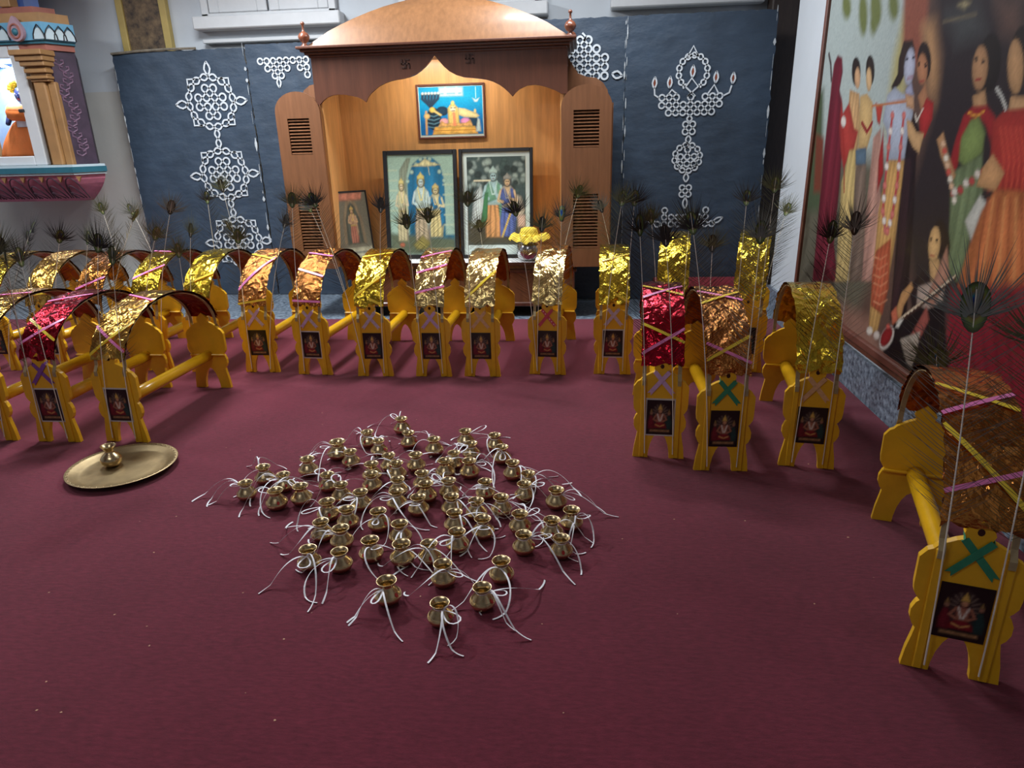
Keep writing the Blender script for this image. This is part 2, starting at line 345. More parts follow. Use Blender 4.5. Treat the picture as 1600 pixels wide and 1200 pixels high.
MURAL = [
('p',[(6.125,2.739),(4.211,2.328),(4.052,1.771),(4.085,1.325),(4.268,1.068),(5.423,0.525)],(163, 174, 172),0.1),
('p',[(5.768,1.409),(4.097,1.358),(4.061,0.767),(4.285,0.326),(5.409,0.277)],(96, 92, 78),0.15),
('p',[(5.582,1.809),(5.326,1.792),(5.083,0.991),(5.402,0.960)],(72, 84, 62),0.08),
('p',[(4.223,1.557),(4.231,1.881),(4.187,2.089),(4.105,2.047),(4.016,1.677),(4.098,1.424)],(168, 160, 112),0.1),
('p',[(4.992,2.251),(4.986,2.223),(4.994,2.201),(5.014,2.188),(5.043,2.187),(5.077,2.198),(5.111,2.219),(5.139,2.247),(5.157,2.278),(5.162,2.307),(5.153,2.329),(5.132,2.341),(5.103,2.341),(5.069,2.330),(5.036,2.309),(5.009,2.281)],(104, 112, 66),0.05),
('p',[(4.695,2.162),(4.683,2.116),(4.683,2.079),(4.696,2.055),(4.720,2.050),(4.751,2.063),(4.786,2.093),(4.817,2.136),(4.841,2.185),(4.854,2.232),(4.853,2.270),(4.839,2.292),(4.814,2.297),(4.783,2.282),(4.749,2.252),(4.719,2.209)],(104, 112, 66),0.05),
('p',[(4.494,2.156),(4.485,2.118),(4.491,2.088),(4.509,2.069),(4.539,2.066),(4.575,2.078),(4.612,2.105),(4.644,2.142),(4.666,2.184),(4.675,2.224),(4.669,2.255),(4.649,2.272),(4.618,2.274),(4.582,2.260),(4.546,2.233),(4.515,2.197)],(104, 112, 66),0.05),
('p',[(4.534,2.078),(4.531,2.060),(4.535,2.046),(4.547,2.037),(4.563,2.036),(4.583,2.042),(4.603,2.055),(4.620,2.072),(4.631,2.092),(4.634,2.110),(4.630,2.125),(4.618,2.133),(4.601,2.134),(4.581,2.128),(4.561,2.115),(4.545,2.097)],(104, 112, 66),0.05),
('p',[(4.266,2.138),(4.260,2.109),(4.265,2.086),(4.280,2.072),(4.304,2.070),(4.332,2.080),(4.361,2.101),(4.386,2.129),(4.403,2.160),(4.409,2.190),(4.404,2.213),(4.387,2.226),(4.363,2.228),(4.335,2.217),(4.307,2.196),(4.283,2.168)],(104, 112, 66),0.05),
('p',[(4.267,2.340),(3.940,2.269),(3.908,2.017),(3.908,1.876),(3.959,1.793),(4.143,1.932)],(138, 80, 64),0.06),
('p',[(3.946,1.995),(3.801,2.001),(3.641,1.738),(3.649,1.600),(3.766,1.691)],(172, 132, 94),0.1),
('p',[(3.967,2.275),(3.017,2.071),(2.699,1.217),(2.918,0.943),(3.414,0.500),(3.802,1.112),(3.673,1.629),(3.698,1.825)],(44, 36, 41),0.12),
('p',[(3.723,2.016),(3.457,1.999),(3.341,1.885),(3.563,1.863)],(66, 68, 70),0.1),
('p',[(3.314,1.999),(3.131,1.967),(3.079,1.828),(3.211,1.868)],(96, 72, 64),0.1),
('s',[(3.733,1.981),(3.445,1.968)],0.006,(120, 108, 84),0.02),
('p',[(3.626,2.032),(3.565,2.042),(3.506,2.022),(3.551,2.004)],(150, 140, 108),0.03),
('p',[(4.565,0.467),(3.997,0.482),(3.762,0.324),(3.222,0.168),(3.506,-0.027),(4.537,0.079)],(140, 104, 90),0.1),
('p',[(5.241,0.265),(4.661,0.401),(3.761,0.211),(3.245,0.055),(3.353,-0.031),(4.506,-0.001)],(112, 42, 48),0.06),
('s',[(5.309,2.016),(5.245,1.946),(5.192,1.843)],0.025,(58, 42, 42),0.008),
('p',[(5.180,1.940),(5.127,1.989),(5.036,1.964),(4.991,1.877),(5.008,1.772),(4.931,1.690),(4.833,1.495),(4.778,1.142),(4.747,0.815),(4.588,0.589),(5.072,0.494),(5.119,0.943),(5.170,1.456),(5.175,1.702),(5.184,1.823)],(108, 34, 48),0.02),
('p',[(4.958,1.730),(4.803,1.476),(4.807,1.339),(4.929,1.535)],(150, 52, 52),0.02),
('p',[(5.377,1.500),(5.205,1.477),(5.132,1.117),(5.281,1.107)],(112, 58, 44),0.05),
('p',[(4.683,1.850),(4.676,1.819),(4.682,1.792),(4.698,1.776),(4.724,1.771),(4.755,1.780),(4.786,1.800),(4.814,1.830),(4.832,1.863),(4.839,1.896),(4.833,1.922),(4.816,1.939),(4.789,1.942),(4.758,1.933),(4.727,1.912),(4.701,1.883)],(44, 34, 32),0.012),
('p',[(4.674,1.814),(4.669,1.791),(4.671,1.771),(4.681,1.759),(4.697,1.755),(4.717,1.761),(4.738,1.776),(4.756,1.797),(4.769,1.822),(4.775,1.846),(4.772,1.865),(4.762,1.878),(4.745,1.881),(4.725,1.874),(4.705,1.859),(4.687,1.838)],(192, 152, 116),0.012),
('p',[(4.825,1.760),(4.656,1.727),(4.584,1.566),(4.555,1.383),(4.697,1.342),(4.792,1.533)],(188, 150, 106),0.012),
('p',[(4.921,1.605),(4.806,1.684),(4.663,1.531),(4.594,1.512),(4.636,1.351),(4.767,1.294),(4.860,1.417)],(166, 60, 54),0.02),
('p',[(4.697,1.400),(4.566,1.412),(4.480,1.162),(4.400,0.626),(4.632,0.581),(4.755,1.203)],(190, 166, 110),0.02),
('s',[(4.928,1.652),(4.777,1.379),(4.688,1.148)],0.015,(150, 40, 40),0.008),
('p',[(4.818,1.572),(4.816,1.559),(4.822,1.548),(4.833,1.540),(4.850,1.538),(4.868,1.541),(4.886,1.549),(4.900,1.560),(4.909,1.574),(4.911,1.587),(4.905,1.598),(4.893,1.606),(4.876,1.608),(4.858,1.605),(4.840,1.597),(4.826,1.585)],(206, 196, 190),0.012),
('p',[(4.470,1.838),(4.463,1.807),(4.467,1.781),(4.481,1.764),(4.504,1.760),(4.532,1.768),(4.561,1.788),(4.587,1.817),(4.605,1.850),(4.612,1.883),(4.608,1.909),(4.592,1.925),(4.569,1.929),(4.540,1.920),(4.512,1.900),(4.487,1.871)],(46, 36, 32),0.012),
('p',[(4.494,1.793),(4.487,1.768),(4.488,1.747),(4.496,1.733),(4.511,1.729),(4.530,1.735),(4.549,1.751),(4.567,1.774),(4.581,1.800),(4.587,1.826),(4.586,1.847),(4.577,1.860),(4.563,1.864),(4.544,1.857),(4.524,1.841),(4.507,1.819)],(198, 164, 122),0.012),
('p',[(4.640,1.712),(4.536,1.720),(4.431,1.666),(4.381,1.509),(4.424,1.403),(4.556,1.413),(4.594,1.566)],(196, 164, 112),0.012),
('s',[(4.551,1.558),(4.454,1.506),(4.398,1.555)],0.025,(138, 40, 44),0.008),
('p',[(4.594,1.405),(4.431,1.421),(4.397,1.307),(4.560,1.316)],(84, 104, 122),0.012),
('p',[(4.560,1.316),(4.396,1.328),(4.191,0.667),(4.400,0.626)],(122, 104, 92),0.02),
('p',[(4.349,1.474),(4.262,1.525),(4.141,1.185),(3.890,0.726),(4.209,0.664),(4.304,1.065),(4.325,1.316)],(186, 142, 128),0.02),
('p',[(4.394,1.664),(4.280,1.639),(4.284,1.538),(4.328,1.560)],(176, 62, 52),0.012),
('p',[(4.232,1.354),(4.227,1.524),(4.138,1.289),(4.184,1.182)],(152, 40, 42),0.02),
('p',[(4.164,1.867),(4.134,1.950),(4.030,1.942),(3.979,1.884),(4.048,1.801),(4.099,1.738),(4.183,1.712),(4.207,1.733),(4.150,1.792)],(52, 38, 36),0.015),
('p',[(3.954,1.809),(3.953,1.775),(3.962,1.747),(3.979,1.729),(4.002,1.725),(4.028,1.735),(4.052,1.757),(4.072,1.789),(4.083,1.825),(4.084,1.860),(4.075,1.887),(4.057,1.904),(4.033,1.907),(4.008,1.897),(3.984,1.874),(3.965,1.843)],(172, 176, 196),0.015),
('p',[(4.243,1.696),(4.158,1.729),(4.051,1.691),(3.915,1.677),(3.892,1.580),(3.906,1.503),(3.882,1.363),(4.095,1.351),(4.179,1.507),(4.249,1.558)],(170, 178, 196),0.015),
('p',[(4.028,1.708),(3.967,1.740),(3.913,1.671),(3.998,1.670)],(150, 152, 178),0.012),
('p',[(4.045,1.855),(4.045,1.852),(4.047,1.849),(4.052,1.847),(4.058,1.847),(4.065,1.848),(4.071,1.851),(4.076,1.855),(4.079,1.859),(4.079,1.862),(4.077,1.865),(4.072,1.867),(4.066,1.867),(4.059,1.866),(4.053,1.863),(4.048,1.859)],(40, 34, 48),0.006),
('p',[(3.973,1.854),(3.973,1.850),(3.976,1.847),(3.980,1.846),(3.986,1.846),(3.992,1.847),(3.998,1.850),(4.003,1.853),(4.006,1.857),(4.006,1.861),(4.004,1.864),(3.999,1.865),(3.993,1.865),(3.987,1.864),(3.981,1.861),(3.976,1.858)],(40, 34, 48),0.006),
('s',[(4.019,1.762),(3.962,1.764)],0.01,(150, 80, 84),0.008),
('p',[(4.097,1.358),(3.882,1.363),(3.872,1.139),(3.861,0.906),(3.868,0.624),(3.898,0.433),(4.013,0.401),(4.073,0.728),(4.128,1.081)],(192, 150, 92),0.015),
('p',[(4.081,0.866),(3.913,0.960),(3.847,0.700),(3.871,0.543),(4.035,0.556),(4.082,0.726)],(176, 88, 62),0.015),
('s',[(4.104,0.833),(4.013,0.826),(3.927,0.868)],0.006,(206, 140, 104),0.008),
('s',[(4.086,0.784),(3.995,0.778),(3.910,0.822)],0.006,(206, 140, 104),0.008),
('s',[(4.067,0.736),(3.977,0.731),(3.892,0.776)],0.006,(206, 140, 104),0.008),
('s',[(4.049,0.688),(3.959,0.684),(3.875,0.729)],0.006,(206, 140, 104),0.008),
('s',[(4.030,0.640),(3.941,0.637),(3.857,0.683)],0.006,(206, 140, 104),0.008),
('s',[(4.012,0.591),(3.923,0.589),(3.839,0.637)],0.006,(206, 140, 104),0.008),
('p',[(3.958,0.427),(3.958,0.417),(3.964,0.407),(3.975,0.398),(3.991,0.392),(4.008,0.389),(4.023,0.391),(4.036,0.396),(4.043,0.404),(4.043,0.415),(4.037,0.425),(4.025,0.434),(4.009,0.440),(3.993,0.443),(3.977,0.441),(3.965,0.436)],(206, 196, 184),0.012),
('p',[(3.861,0.428),(3.861,0.418),(3.866,0.408),(3.877,0.399),(3.892,0.393),(3.908,0.390),(3.923,0.392),(3.934,0.397),(3.941,0.405),(3.941,0.416),(3.936,0.426),(3.924,0.435),(3.910,0.441),(3.894,0.443),(3.879,0.441),(3.867,0.436)],(198, 186, 176),0.012),
('s',[(4.136,1.587),(4.122,1.424),(4.096,1.223),(4.069,1.087),(3.999,0.990)],0.0275,(176, 70, 72),0.008),
('p',[(4.110,1.587),(4.109,1.579),(4.112,1.572),(4.119,1.568),(4.128,1.566),(4.138,1.568),(4.149,1.573),(4.157,1.580),(4.162,1.588),(4.163,1.596),(4.160,1.603),(4.153,1.607),(4.144,1.609),(4.133,1.607),(4.123,1.602),(4.115,1.595)],(196, 110, 104),0.012),
('p',[(4.103,1.506),(4.102,1.498),(4.105,1.491),(4.112,1.486),(4.121,1.485),(4.132,1.486),(4.142,1.491),(4.150,1.498),(4.155,1.506),(4.157,1.515),(4.153,1.521),(4.147,1.526),(4.137,1.527),(4.127,1.526),(4.117,1.521),(4.108,1.514)],(216, 206, 200),0.012),
('p',[(4.096,1.424),(4.095,1.416),(4.098,1.409),(4.105,1.404),(4.114,1.402),(4.125,1.404),(4.135,1.408),(4.144,1.415),(4.149,1.423),(4.150,1.432),(4.147,1.439),(4.140,1.444),(4.130,1.445),(4.120,1.444),(4.110,1.439),(4.101,1.432)],(196, 110, 104),0.012),
('p',[(4.083,1.325),(4.082,1.316),(4.085,1.309),(4.091,1.304),(4.101,1.302),(4.112,1.303),(4.122,1.308),(4.130,1.315),(4.136,1.323),(4.137,1.331),(4.134,1.338),(4.127,1.343),(4.117,1.345),(4.107,1.344),(4.096,1.340),(4.088,1.333)],(216, 206, 200),0.012),
('p',[(4.070,1.224),(4.068,1.216),(4.071,1.209),(4.078,1.203),(4.087,1.201),(4.098,1.202),(4.108,1.206),(4.117,1.213),(4.122,1.221),(4.123,1.230),(4.120,1.237),(4.113,1.242),(4.104,1.244),(4.093,1.243),(4.083,1.239),(4.075,1.232)],(196, 110, 104),0.012),
('p',[(4.056,1.157),(4.055,1.149),(4.058,1.141),(4.065,1.136),(4.074,1.133),(4.085,1.134),(4.095,1.138),(4.104,1.145),(4.109,1.153),(4.110,1.162),(4.107,1.169),(4.100,1.174),(4.091,1.177),(4.080,1.176),(4.070,1.172),(4.062,1.165)],(216, 206, 200),0.012),
('p',[(4.043,1.089),(4.042,1.081),(4.045,1.073),(4.052,1.068),(4.061,1.065),(4.072,1.066),(4.082,1.070),(4.091,1.076),(4.096,1.084),(4.097,1.093),(4.094,1.101),(4.087,1.106),(4.078,1.109),(4.067,1.108),(4.057,1.104),(4.048,1.098)],(196, 110, 104),0.012),
('p',[(4.008,1.041),(4.007,1.033),(4.010,1.025),(4.016,1.019),(4.026,1.017),(4.036,1.017),(4.046,1.021),(4.055,1.027),(4.060,1.036),(4.061,1.044),(4.058,1.052),(4.052,1.057),(4.042,1.060),(4.032,1.059),(4.021,1.056),(4.013,1.049)],(216, 206, 200),0.012),
('p',[(3.973,0.993),(3.972,0.985),(3.975,0.977),(3.981,0.972),(3.991,0.969),(4.001,0.969),(4.011,0.973),(4.019,0.979),(4.025,0.987),(4.026,0.996),(4.023,1.003),(4.016,1.009),(4.007,1.012),(3.997,1.011),(3.987,1.008),(3.978,1.001)],(196, 110, 104),0.012),
('s',[(3.995,1.583),(3.973,1.425),(3.945,1.232),(3.944,1.082),(3.972,0.987)],0.0275,(176, 70, 72),0.008),
('p',[(3.971,1.582),(3.970,1.574),(3.972,1.568),(3.979,1.564),(3.987,1.562),(3.997,1.564),(4.007,1.569),(4.014,1.576),(4.019,1.584),(4.020,1.592),(4.018,1.598),(4.011,1.602),(4.003,1.603),(3.993,1.601),(3.983,1.597),(3.976,1.590)],(196, 110, 104),0.012),
('p',[(3.960,1.504),(3.959,1.496),(3.961,1.490),(3.967,1.485),(3.976,1.484),(3.986,1.485),(3.996,1.490),(4.003,1.497),(4.008,1.505),(4.009,1.512),(4.007,1.519),(4.000,1.523),(3.992,1.525),(3.982,1.523),(3.972,1.519),(3.965,1.512)],(216, 206, 200),0.012),
('p',[(3.949,1.425),(3.947,1.417),(3.950,1.411),(3.956,1.406),(3.965,1.404),(3.975,1.406),(3.984,1.410),(3.992,1.417),(3.997,1.425),(3.998,1.433),(3.995,1.440),(3.989,1.444),(3.981,1.446),(3.971,1.444),(3.961,1.440),(3.953,1.433)],(196, 110, 104),0.012),
('p',[(3.935,1.330),(3.934,1.322),(3.936,1.315),(3.943,1.310),(3.951,1.308),(3.961,1.309),(3.971,1.314),(3.979,1.320),(3.984,1.328),(3.985,1.336),(3.982,1.343),(3.976,1.348),(3.967,1.350),(3.957,1.348),(3.948,1.344),(3.940,1.338)],(216, 206, 200),0.012),
('p',[(3.921,1.233),(3.920,1.225),(3.923,1.218),(3.929,1.213),(3.937,1.211),(3.947,1.212),(3.957,1.216),(3.965,1.222),(3.970,1.230),(3.971,1.238),(3.968,1.246),(3.962,1.250),(3.953,1.253),(3.943,1.252),(3.934,1.247),(3.926,1.241)],(196, 110, 104),0.012),
('p',[(3.920,1.159),(3.919,1.151),(3.922,1.144),(3.928,1.139),(3.937,1.136),(3.947,1.137),(3.956,1.141),(3.964,1.147),(3.969,1.155),(3.970,1.164),(3.968,1.171),(3.961,1.176),(3.953,1.178),(3.943,1.177),(3.933,1.174),(3.925,1.167)],(216, 206, 200),0.012),
('p',[(3.919,1.084),(3.918,1.076),(3.921,1.069),(3.927,1.063),(3.936,1.061),(3.946,1.062),(3.956,1.065),(3.964,1.072),(3.969,1.080),(3.970,1.088),(3.967,1.095),(3.961,1.101),(3.952,1.103),(3.942,1.102),(3.932,1.099),(3.924,1.092)],(196, 110, 104),0.012),
('p',[(3.933,1.037),(3.932,1.029),(3.935,1.022),(3.941,1.016),(3.950,1.013),(3.960,1.014),(3.970,1.018),(3.978,1.024),(3.983,1.032),(3.984,1.040),(3.981,1.048),(3.975,1.053),(3.966,1.056),(3.956,1.055),(3.946,1.052),(3.938,1.045)],(216, 206, 200),0.012),
('p',[(3.947,0.990),(3.946,0.981),(3.949,0.974),(3.955,0.968),(3.964,0.965),(3.975,0.966),(3.985,0.969),(3.993,0.975),(3.998,0.983),(3.999,0.992),(3.996,1.000),(3.990,1.005),(3.981,1.008),(3.970,1.008),(3.960,1.004),(3.952,0.998)],(196, 110, 104),0.012),
('s',[(4.433,1.646),(4.176,1.650),(3.934,1.654)],0.015,(178, 112, 70),0.008),
('p',[(3.878,1.579),(3.743,1.475),(3.778,1.390),(3.704,1.122),(3.587,0.586),(3.770,0.540),(3.874,1.105),(3.908,1.394),(3.912,1.519)],(38, 25, 32),0.02),
('s',[(3.839,1.364),(3.733,0.892),(3.722,0.622)],0.006,(66, 40, 48),0.02),
('s',[(3.860,1.364),(3.754,0.888),(3.736,0.619)],0.006,(66, 40, 48),0.02),
('s',[(3.882,1.363),(3.775,0.885),(3.750,0.615)],0.006,(66, 40, 48),0.02),
('s',[(3.904,1.363),(3.797,0.881),(3.765,0.612)],0.006,(66, 40, 48),0.02),
('p',[(3.788,1.818),(3.780,1.784),(3.785,1.756),(3.801,1.738),(3.827,1.733),(3.859,1.742),(3.891,1.764),(3.919,1.796),(3.939,1.833),(3.947,1.868),(3.941,1.897),(3.924,1.914),(3.897,1.917),(3.865,1.907),(3.834,1.884),(3.807,1.853)],(42, 30, 30),0.012),
('p',[(3.811,1.786),(3.805,1.758),(3.808,1.735),(3.821,1.721),(3.841,1.716),(3.865,1.724),(3.891,1.742),(3.913,1.767),(3.929,1.797),(3.935,1.825),(3.931,1.848),(3.918,1.863),(3.897,1.866),(3.873,1.858),(3.848,1.840),(3.826,1.815)],(170, 118, 86),0.012),
('p',[(3.870,1.668),(3.810,1.723),(3.731,1.618),(3.794,1.576)],(170, 120, 88),0.012),
('p',[(3.822,1.577),(3.772,1.657),(3.692,1.630),(3.676,1.555),(3.727,1.469),(3.787,1.502)],(164, 44, 46),0.012),
('p',[(3.958,1.563),(3.895,1.549),(3.820,1.499),(3.736,1.492),(3.754,1.397),(3.834,1.426),(3.912,1.482)],(202, 162, 116),0.01),
('p',[(4.020,1.689),(3.913,1.671),(3.887,1.604),(3.979,1.619)],(186, 144, 110),0.012),
('s',[(3.864,1.579),(3.838,1.548),(3.792,1.606)],0.01,(222, 214, 200),0.008),
('p',[(3.899,1.817),(3.899,1.814),(3.901,1.811),(3.905,1.810),(3.910,1.809),(3.915,1.811),(3.921,1.813),(3.925,1.816),(3.927,1.820),(3.928,1.823),(3.926,1.826),(3.922,1.827),(3.917,1.828),(3.911,1.826),(3.906,1.824),(3.901,1.821)],(36, 26, 28),0.006),
('p',[(3.828,1.805),(3.828,1.801),(3.830,1.799),(3.833,1.797),(3.838,1.797),(3.844,1.798),(3.849,1.801),(3.853,1.804),(3.855,1.807),(3.855,1.811),(3.854,1.813),(3.850,1.815),(3.845,1.815),(3.839,1.814),(3.834,1.811),(3.830,1.808)],(36, 26, 28),0.006),
('s',[(3.874,1.733),(3.834,1.733)],0.009,(150, 56, 56),0.008),
('p',[(3.180,1.748),(3.179,1.706),(3.191,1.672),(3.214,1.651),(3.246,1.646),(3.282,1.659),(3.316,1.688),(3.342,1.729),(3.357,1.775),(3.358,1.818),(3.344,1.853),(3.319,1.872),(3.286,1.875),(3.251,1.860),(3.219,1.831),(3.194,1.792)],(32, 26, 27),0.012),
('p',[(3.270,1.740),(3.267,1.707),(3.273,1.679),(3.288,1.662),(3.311,1.657),(3.337,1.666),(3.363,1.689),(3.385,1.720),(3.398,1.756),(3.401,1.791),(3.394,1.819),(3.378,1.835),(3.354,1.838),(3.328,1.828),(3.303,1.805),(3.283,1.775)],(172, 130, 94),0.012),
('p',[(3.352,1.639),(3.261,1.659),(3.208,1.570),(3.314,1.566)],(176, 136, 98),0.012),
('p',[(3.396,1.563),(3.336,1.597),(3.228,1.598),(3.146,1.550),(3.138,1.445),(3.203,1.517),(3.270,1.554),(3.328,1.535),(3.354,1.425),(3.382,1.265),(3.448,1.318),(3.428,1.462)],(160, 40, 46),0.015),
('p',[(3.330,1.541),(3.270,1.554),(3.198,1.492),(3.187,1.412),(3.291,1.341),(3.368,1.376),(3.382,1.470)],(122, 142, 82),0.02),
('p',[(3.414,1.320),(3.185,1.406),(3.128,1.255),(3.157,1.093),(3.127,0.876),(3.271,0.848),(3.353,1.127)],(110, 126, 92),0.02),
('p',[(3.598,1.463),(3.550,1.496),(3.468,1.402),(3.365,1.308),(3.397,1.276),(3.533,1.389)],(192, 146, 104),0.012),
('p',[(3.506,1.443),(3.506,1.437),(3.509,1.431),(3.515,1.427),(3.524,1.426),(3.533,1.427),(3.542,1.431),(3.549,1.436),(3.554,1.443),(3.554,1.449),(3.551,1.455),(3.545,1.458),(3.536,1.460),(3.527,1.458),(3.518,1.455),(3.511,1.449)],(206, 170, 140),0.012),
('p',[(3.482,1.413),(3.482,1.406),(3.484,1.401),(3.491,1.397),(3.499,1.395),(3.508,1.397),(3.517,1.400),(3.525,1.405),(3.529,1.412),(3.530,1.418),(3.526,1.424),(3.520,1.428),(3.512,1.429),(3.502,1.428),(3.493,1.424),(3.486,1.419)],(186, 80, 70),0.012),
('p',[(3.458,1.382),(3.457,1.376),(3.460,1.370),(3.466,1.367),(3.475,1.365),(3.484,1.366),(3.493,1.370),(3.500,1.375),(3.504,1.381),(3.505,1.388),(3.502,1.393),(3.496,1.397),(3.487,1.398),(3.478,1.397),(3.469,1.394),(3.462,1.389)],(214, 206, 190),0.012),
('p',[(3.434,1.352),(3.434,1.346),(3.436,1.340),(3.442,1.337),(3.451,1.335),(3.460,1.336),(3.469,1.339),(3.476,1.344),(3.480,1.351),(3.481,1.357),(3.478,1.363),(3.471,1.367),(3.463,1.368),(3.454,1.367),(3.445,1.364),(3.438,1.359)],(206, 170, 140),0.012),
('p',[(3.410,1.323),(3.410,1.316),(3.413,1.311),(3.419,1.307),(3.427,1.305),(3.436,1.306),(3.445,1.309),(3.452,1.314),(3.456,1.321),(3.456,1.327),(3.453,1.333),(3.447,1.337),(3.439,1.338),(3.430,1.337),(3.421,1.334),(3.415,1.329)],(186, 80, 70),0.012),
('p',[(3.387,1.293),(3.386,1.287),(3.389,1.281),(3.395,1.277),(3.403,1.275),(3.412,1.276),(3.421,1.279),(3.428,1.284),(3.432,1.291),(3.432,1.297),(3.429,1.303),(3.423,1.307),(3.415,1.308),(3.406,1.308),(3.398,1.304),(3.391,1.299)],(214, 206, 190),0.012),
('p',[(3.364,1.264),(3.363,1.257),(3.366,1.252),(3.371,1.248),(3.379,1.246),(3.388,1.247),(3.397,1.250),(3.404,1.255),(3.408,1.261),(3.408,1.267),(3.406,1.273),(3.400,1.277),(3.392,1.279),(3.383,1.278),(3.374,1.275),(3.368,1.270)],(206, 170, 140),0.012),
('p',[(3.340,1.235),(3.340,1.228),(3.342,1.223),(3.348,1.219),(3.356,1.217),(3.365,1.217),(3.373,1.220),(3.380,1.225),(3.384,1.232),(3.385,1.238),(3.382,1.244),(3.376,1.248),(3.368,1.250),(3.359,1.249),(3.351,1.246),(3.344,1.241)],(186, 80, 70),0.012),
('p',[(3.317,1.206),(3.317,1.200),(3.319,1.194),(3.325,1.190),(3.333,1.188),(3.342,1.188),(3.350,1.191),(3.357,1.196),(3.361,1.202),(3.361,1.209),(3.359,1.214),(3.353,1.219),(3.345,1.220),(3.336,1.220),(3.328,1.217),(3.321,1.212)],(214, 206, 190),0.012),
('p',[(3.323,1.241),(3.323,1.234),(3.326,1.228),(3.333,1.223),(3.343,1.221),(3.354,1.221),(3.364,1.225),(3.373,1.231),(3.377,1.238),(3.378,1.245),(3.374,1.252),(3.367,1.256),(3.357,1.259),(3.346,1.258),(3.336,1.254),(3.328,1.249)],(206, 196, 186),0.012),
('p',[(3.279,1.253),(3.278,1.245),(3.282,1.239),(3.289,1.234),(3.298,1.232),(3.309,1.233),(3.319,1.236),(3.327,1.242),(3.332,1.249),(3.332,1.256),(3.329,1.263),(3.322,1.268),(3.312,1.270),(3.301,1.269),(3.292,1.265),(3.284,1.260)],(170, 66, 66),0.012),
('p',[(3.244,1.284),(3.243,1.277),(3.246,1.271),(3.253,1.267),(3.262,1.265),(3.273,1.265),(3.283,1.269),(3.290,1.274),(3.295,1.281),(3.296,1.289),(3.292,1.295),(3.286,1.299),(3.276,1.301),(3.266,1.300),(3.256,1.297),(3.248,1.291)],(206, 196, 186),0.012),
('p',[(3.202,1.295),(3.201,1.288),(3.204,1.281),(3.211,1.277),(3.220,1.275),(3.230,1.276),(3.240,1.279),(3.247,1.285),(3.252,1.292),(3.253,1.299),(3.249,1.305),(3.243,1.310),(3.234,1.311),(3.224,1.311),(3.214,1.307),(3.207,1.301)],(170, 66, 66),0.012),
('p',[(3.169,1.325),(3.168,1.318),(3.171,1.312),(3.178,1.308),(3.186,1.306),(3.196,1.307),(3.206,1.310),(3.213,1.316),(3.218,1.323),(3.218,1.330),(3.215,1.336),(3.209,1.340),(3.200,1.342),(3.190,1.341),(3.181,1.337),(3.173,1.332)],(206, 196, 186),0.012),
('p',[(3.130,1.334),(3.129,1.328),(3.132,1.322),(3.138,1.317),(3.146,1.316),(3.156,1.317),(3.165,1.320),(3.172,1.326),(3.177,1.332),(3.177,1.339),(3.174,1.345),(3.168,1.349),(3.160,1.351),(3.150,1.350),(3.141,1.346),(3.134,1.341)],(170, 66, 66),0.012),
('p',[(3.098,1.363),(3.098,1.357),(3.100,1.351),(3.106,1.347),(3.115,1.345),(3.124,1.346),(3.133,1.350),(3.140,1.355),(3.145,1.362),(3.145,1.368),(3.142,1.374),(3.136,1.378),(3.128,1.380),(3.119,1.379),(3.110,1.375),(3.103,1.370)],(206, 196, 186),0.012),
('s',[(3.357,1.573),(3.290,1.555),(3.238,1.573)],0.01,(214, 150, 60),0.008),
('p',[(3.364,1.786),(3.363,1.782),(3.365,1.779),(3.369,1.778),(3.374,1.778),(3.379,1.779),(3.384,1.781),(3.388,1.785),(3.391,1.788),(3.391,1.792),(3.389,1.794),(3.385,1.796),(3.380,1.796),(3.375,1.795),(3.370,1.792),(3.366,1.789)],(36, 28, 28),0.006),
('p',[(3.304,1.770),(3.304,1.766),(3.306,1.764),(3.309,1.762),(3.314,1.762),(3.319,1.763),(3.324,1.765),(3.328,1.769),(3.330,1.772),(3.331,1.776),(3.329,1.778),(3.325,1.780),(3.321,1.780),(3.315,1.779),(3.310,1.777),(3.307,1.773)],(36, 28, 28),0.006),
('s',[(3.346,1.704),(3.310,1.702)],0.01,(146, 52, 50),0.008),
('p',[(2.972,1.771),(2.965,1.738),(2.969,1.710),(2.985,1.692),(3.010,1.687),(3.042,1.697),(3.074,1.719),(3.102,1.751),(3.122,1.788),(3.129,1.824),(3.124,1.852),(3.106,1.869),(3.079,1.872),(3.048,1.861),(3.017,1.838),(2.990,1.807)],(34, 26, 26),0.012),
('p',[(3.020,1.724),(3.010,1.685),(3.009,1.653),(3.018,1.632),(3.036,1.626),(3.060,1.635),(3.087,1.659),(3.112,1.694),(3.131,1.734),(3.142,1.774),(3.142,1.807),(3.132,1.827),(3.113,1.832),(3.089,1.822),(3.063,1.797),(3.039,1.763)],(186, 144, 102),0.012),
('p',[(3.068,1.623),(2.952,1.616),(2.927,1.548),(3.062,1.562)],(186, 146, 106),0.012),
('p',[(3.157,1.531),(3.088,1.572),(2.889,1.580),(2.760,1.234),(2.907,1.258),(3.041,1.271),(3.091,1.257),(3.120,1.383)],(170, 52, 48),0.015),
('s',[(3.093,1.506),(3.022,1.385),(3.011,1.263)],0.006,(206, 84, 64),0.015),
('s',[(3.058,1.505),(2.988,1.386),(2.973,1.265)],0.006,(206, 84, 64),0.015),
('s',[(3.024,1.504),(2.955,1.387),(2.935,1.268)],0.006,(206, 84, 64),0.015),
('s',[(2.990,1.504),(2.922,1.388),(2.899,1.271)],0.006,(206, 84, 64),0.015),
('s',[(2.958,1.503),(2.891,1.388),(2.863,1.273)],0.006,(206, 84, 64),0.015),
('s',[(2.926,1.503),(2.860,1.389),(2.829,1.275)],0.006,(206, 84, 64),0.015),
('p',[(3.164,1.351),(3.111,1.408),(3.000,1.337),(3.037,1.261),(3.186,1.277)],(198, 150, 104),0.012),
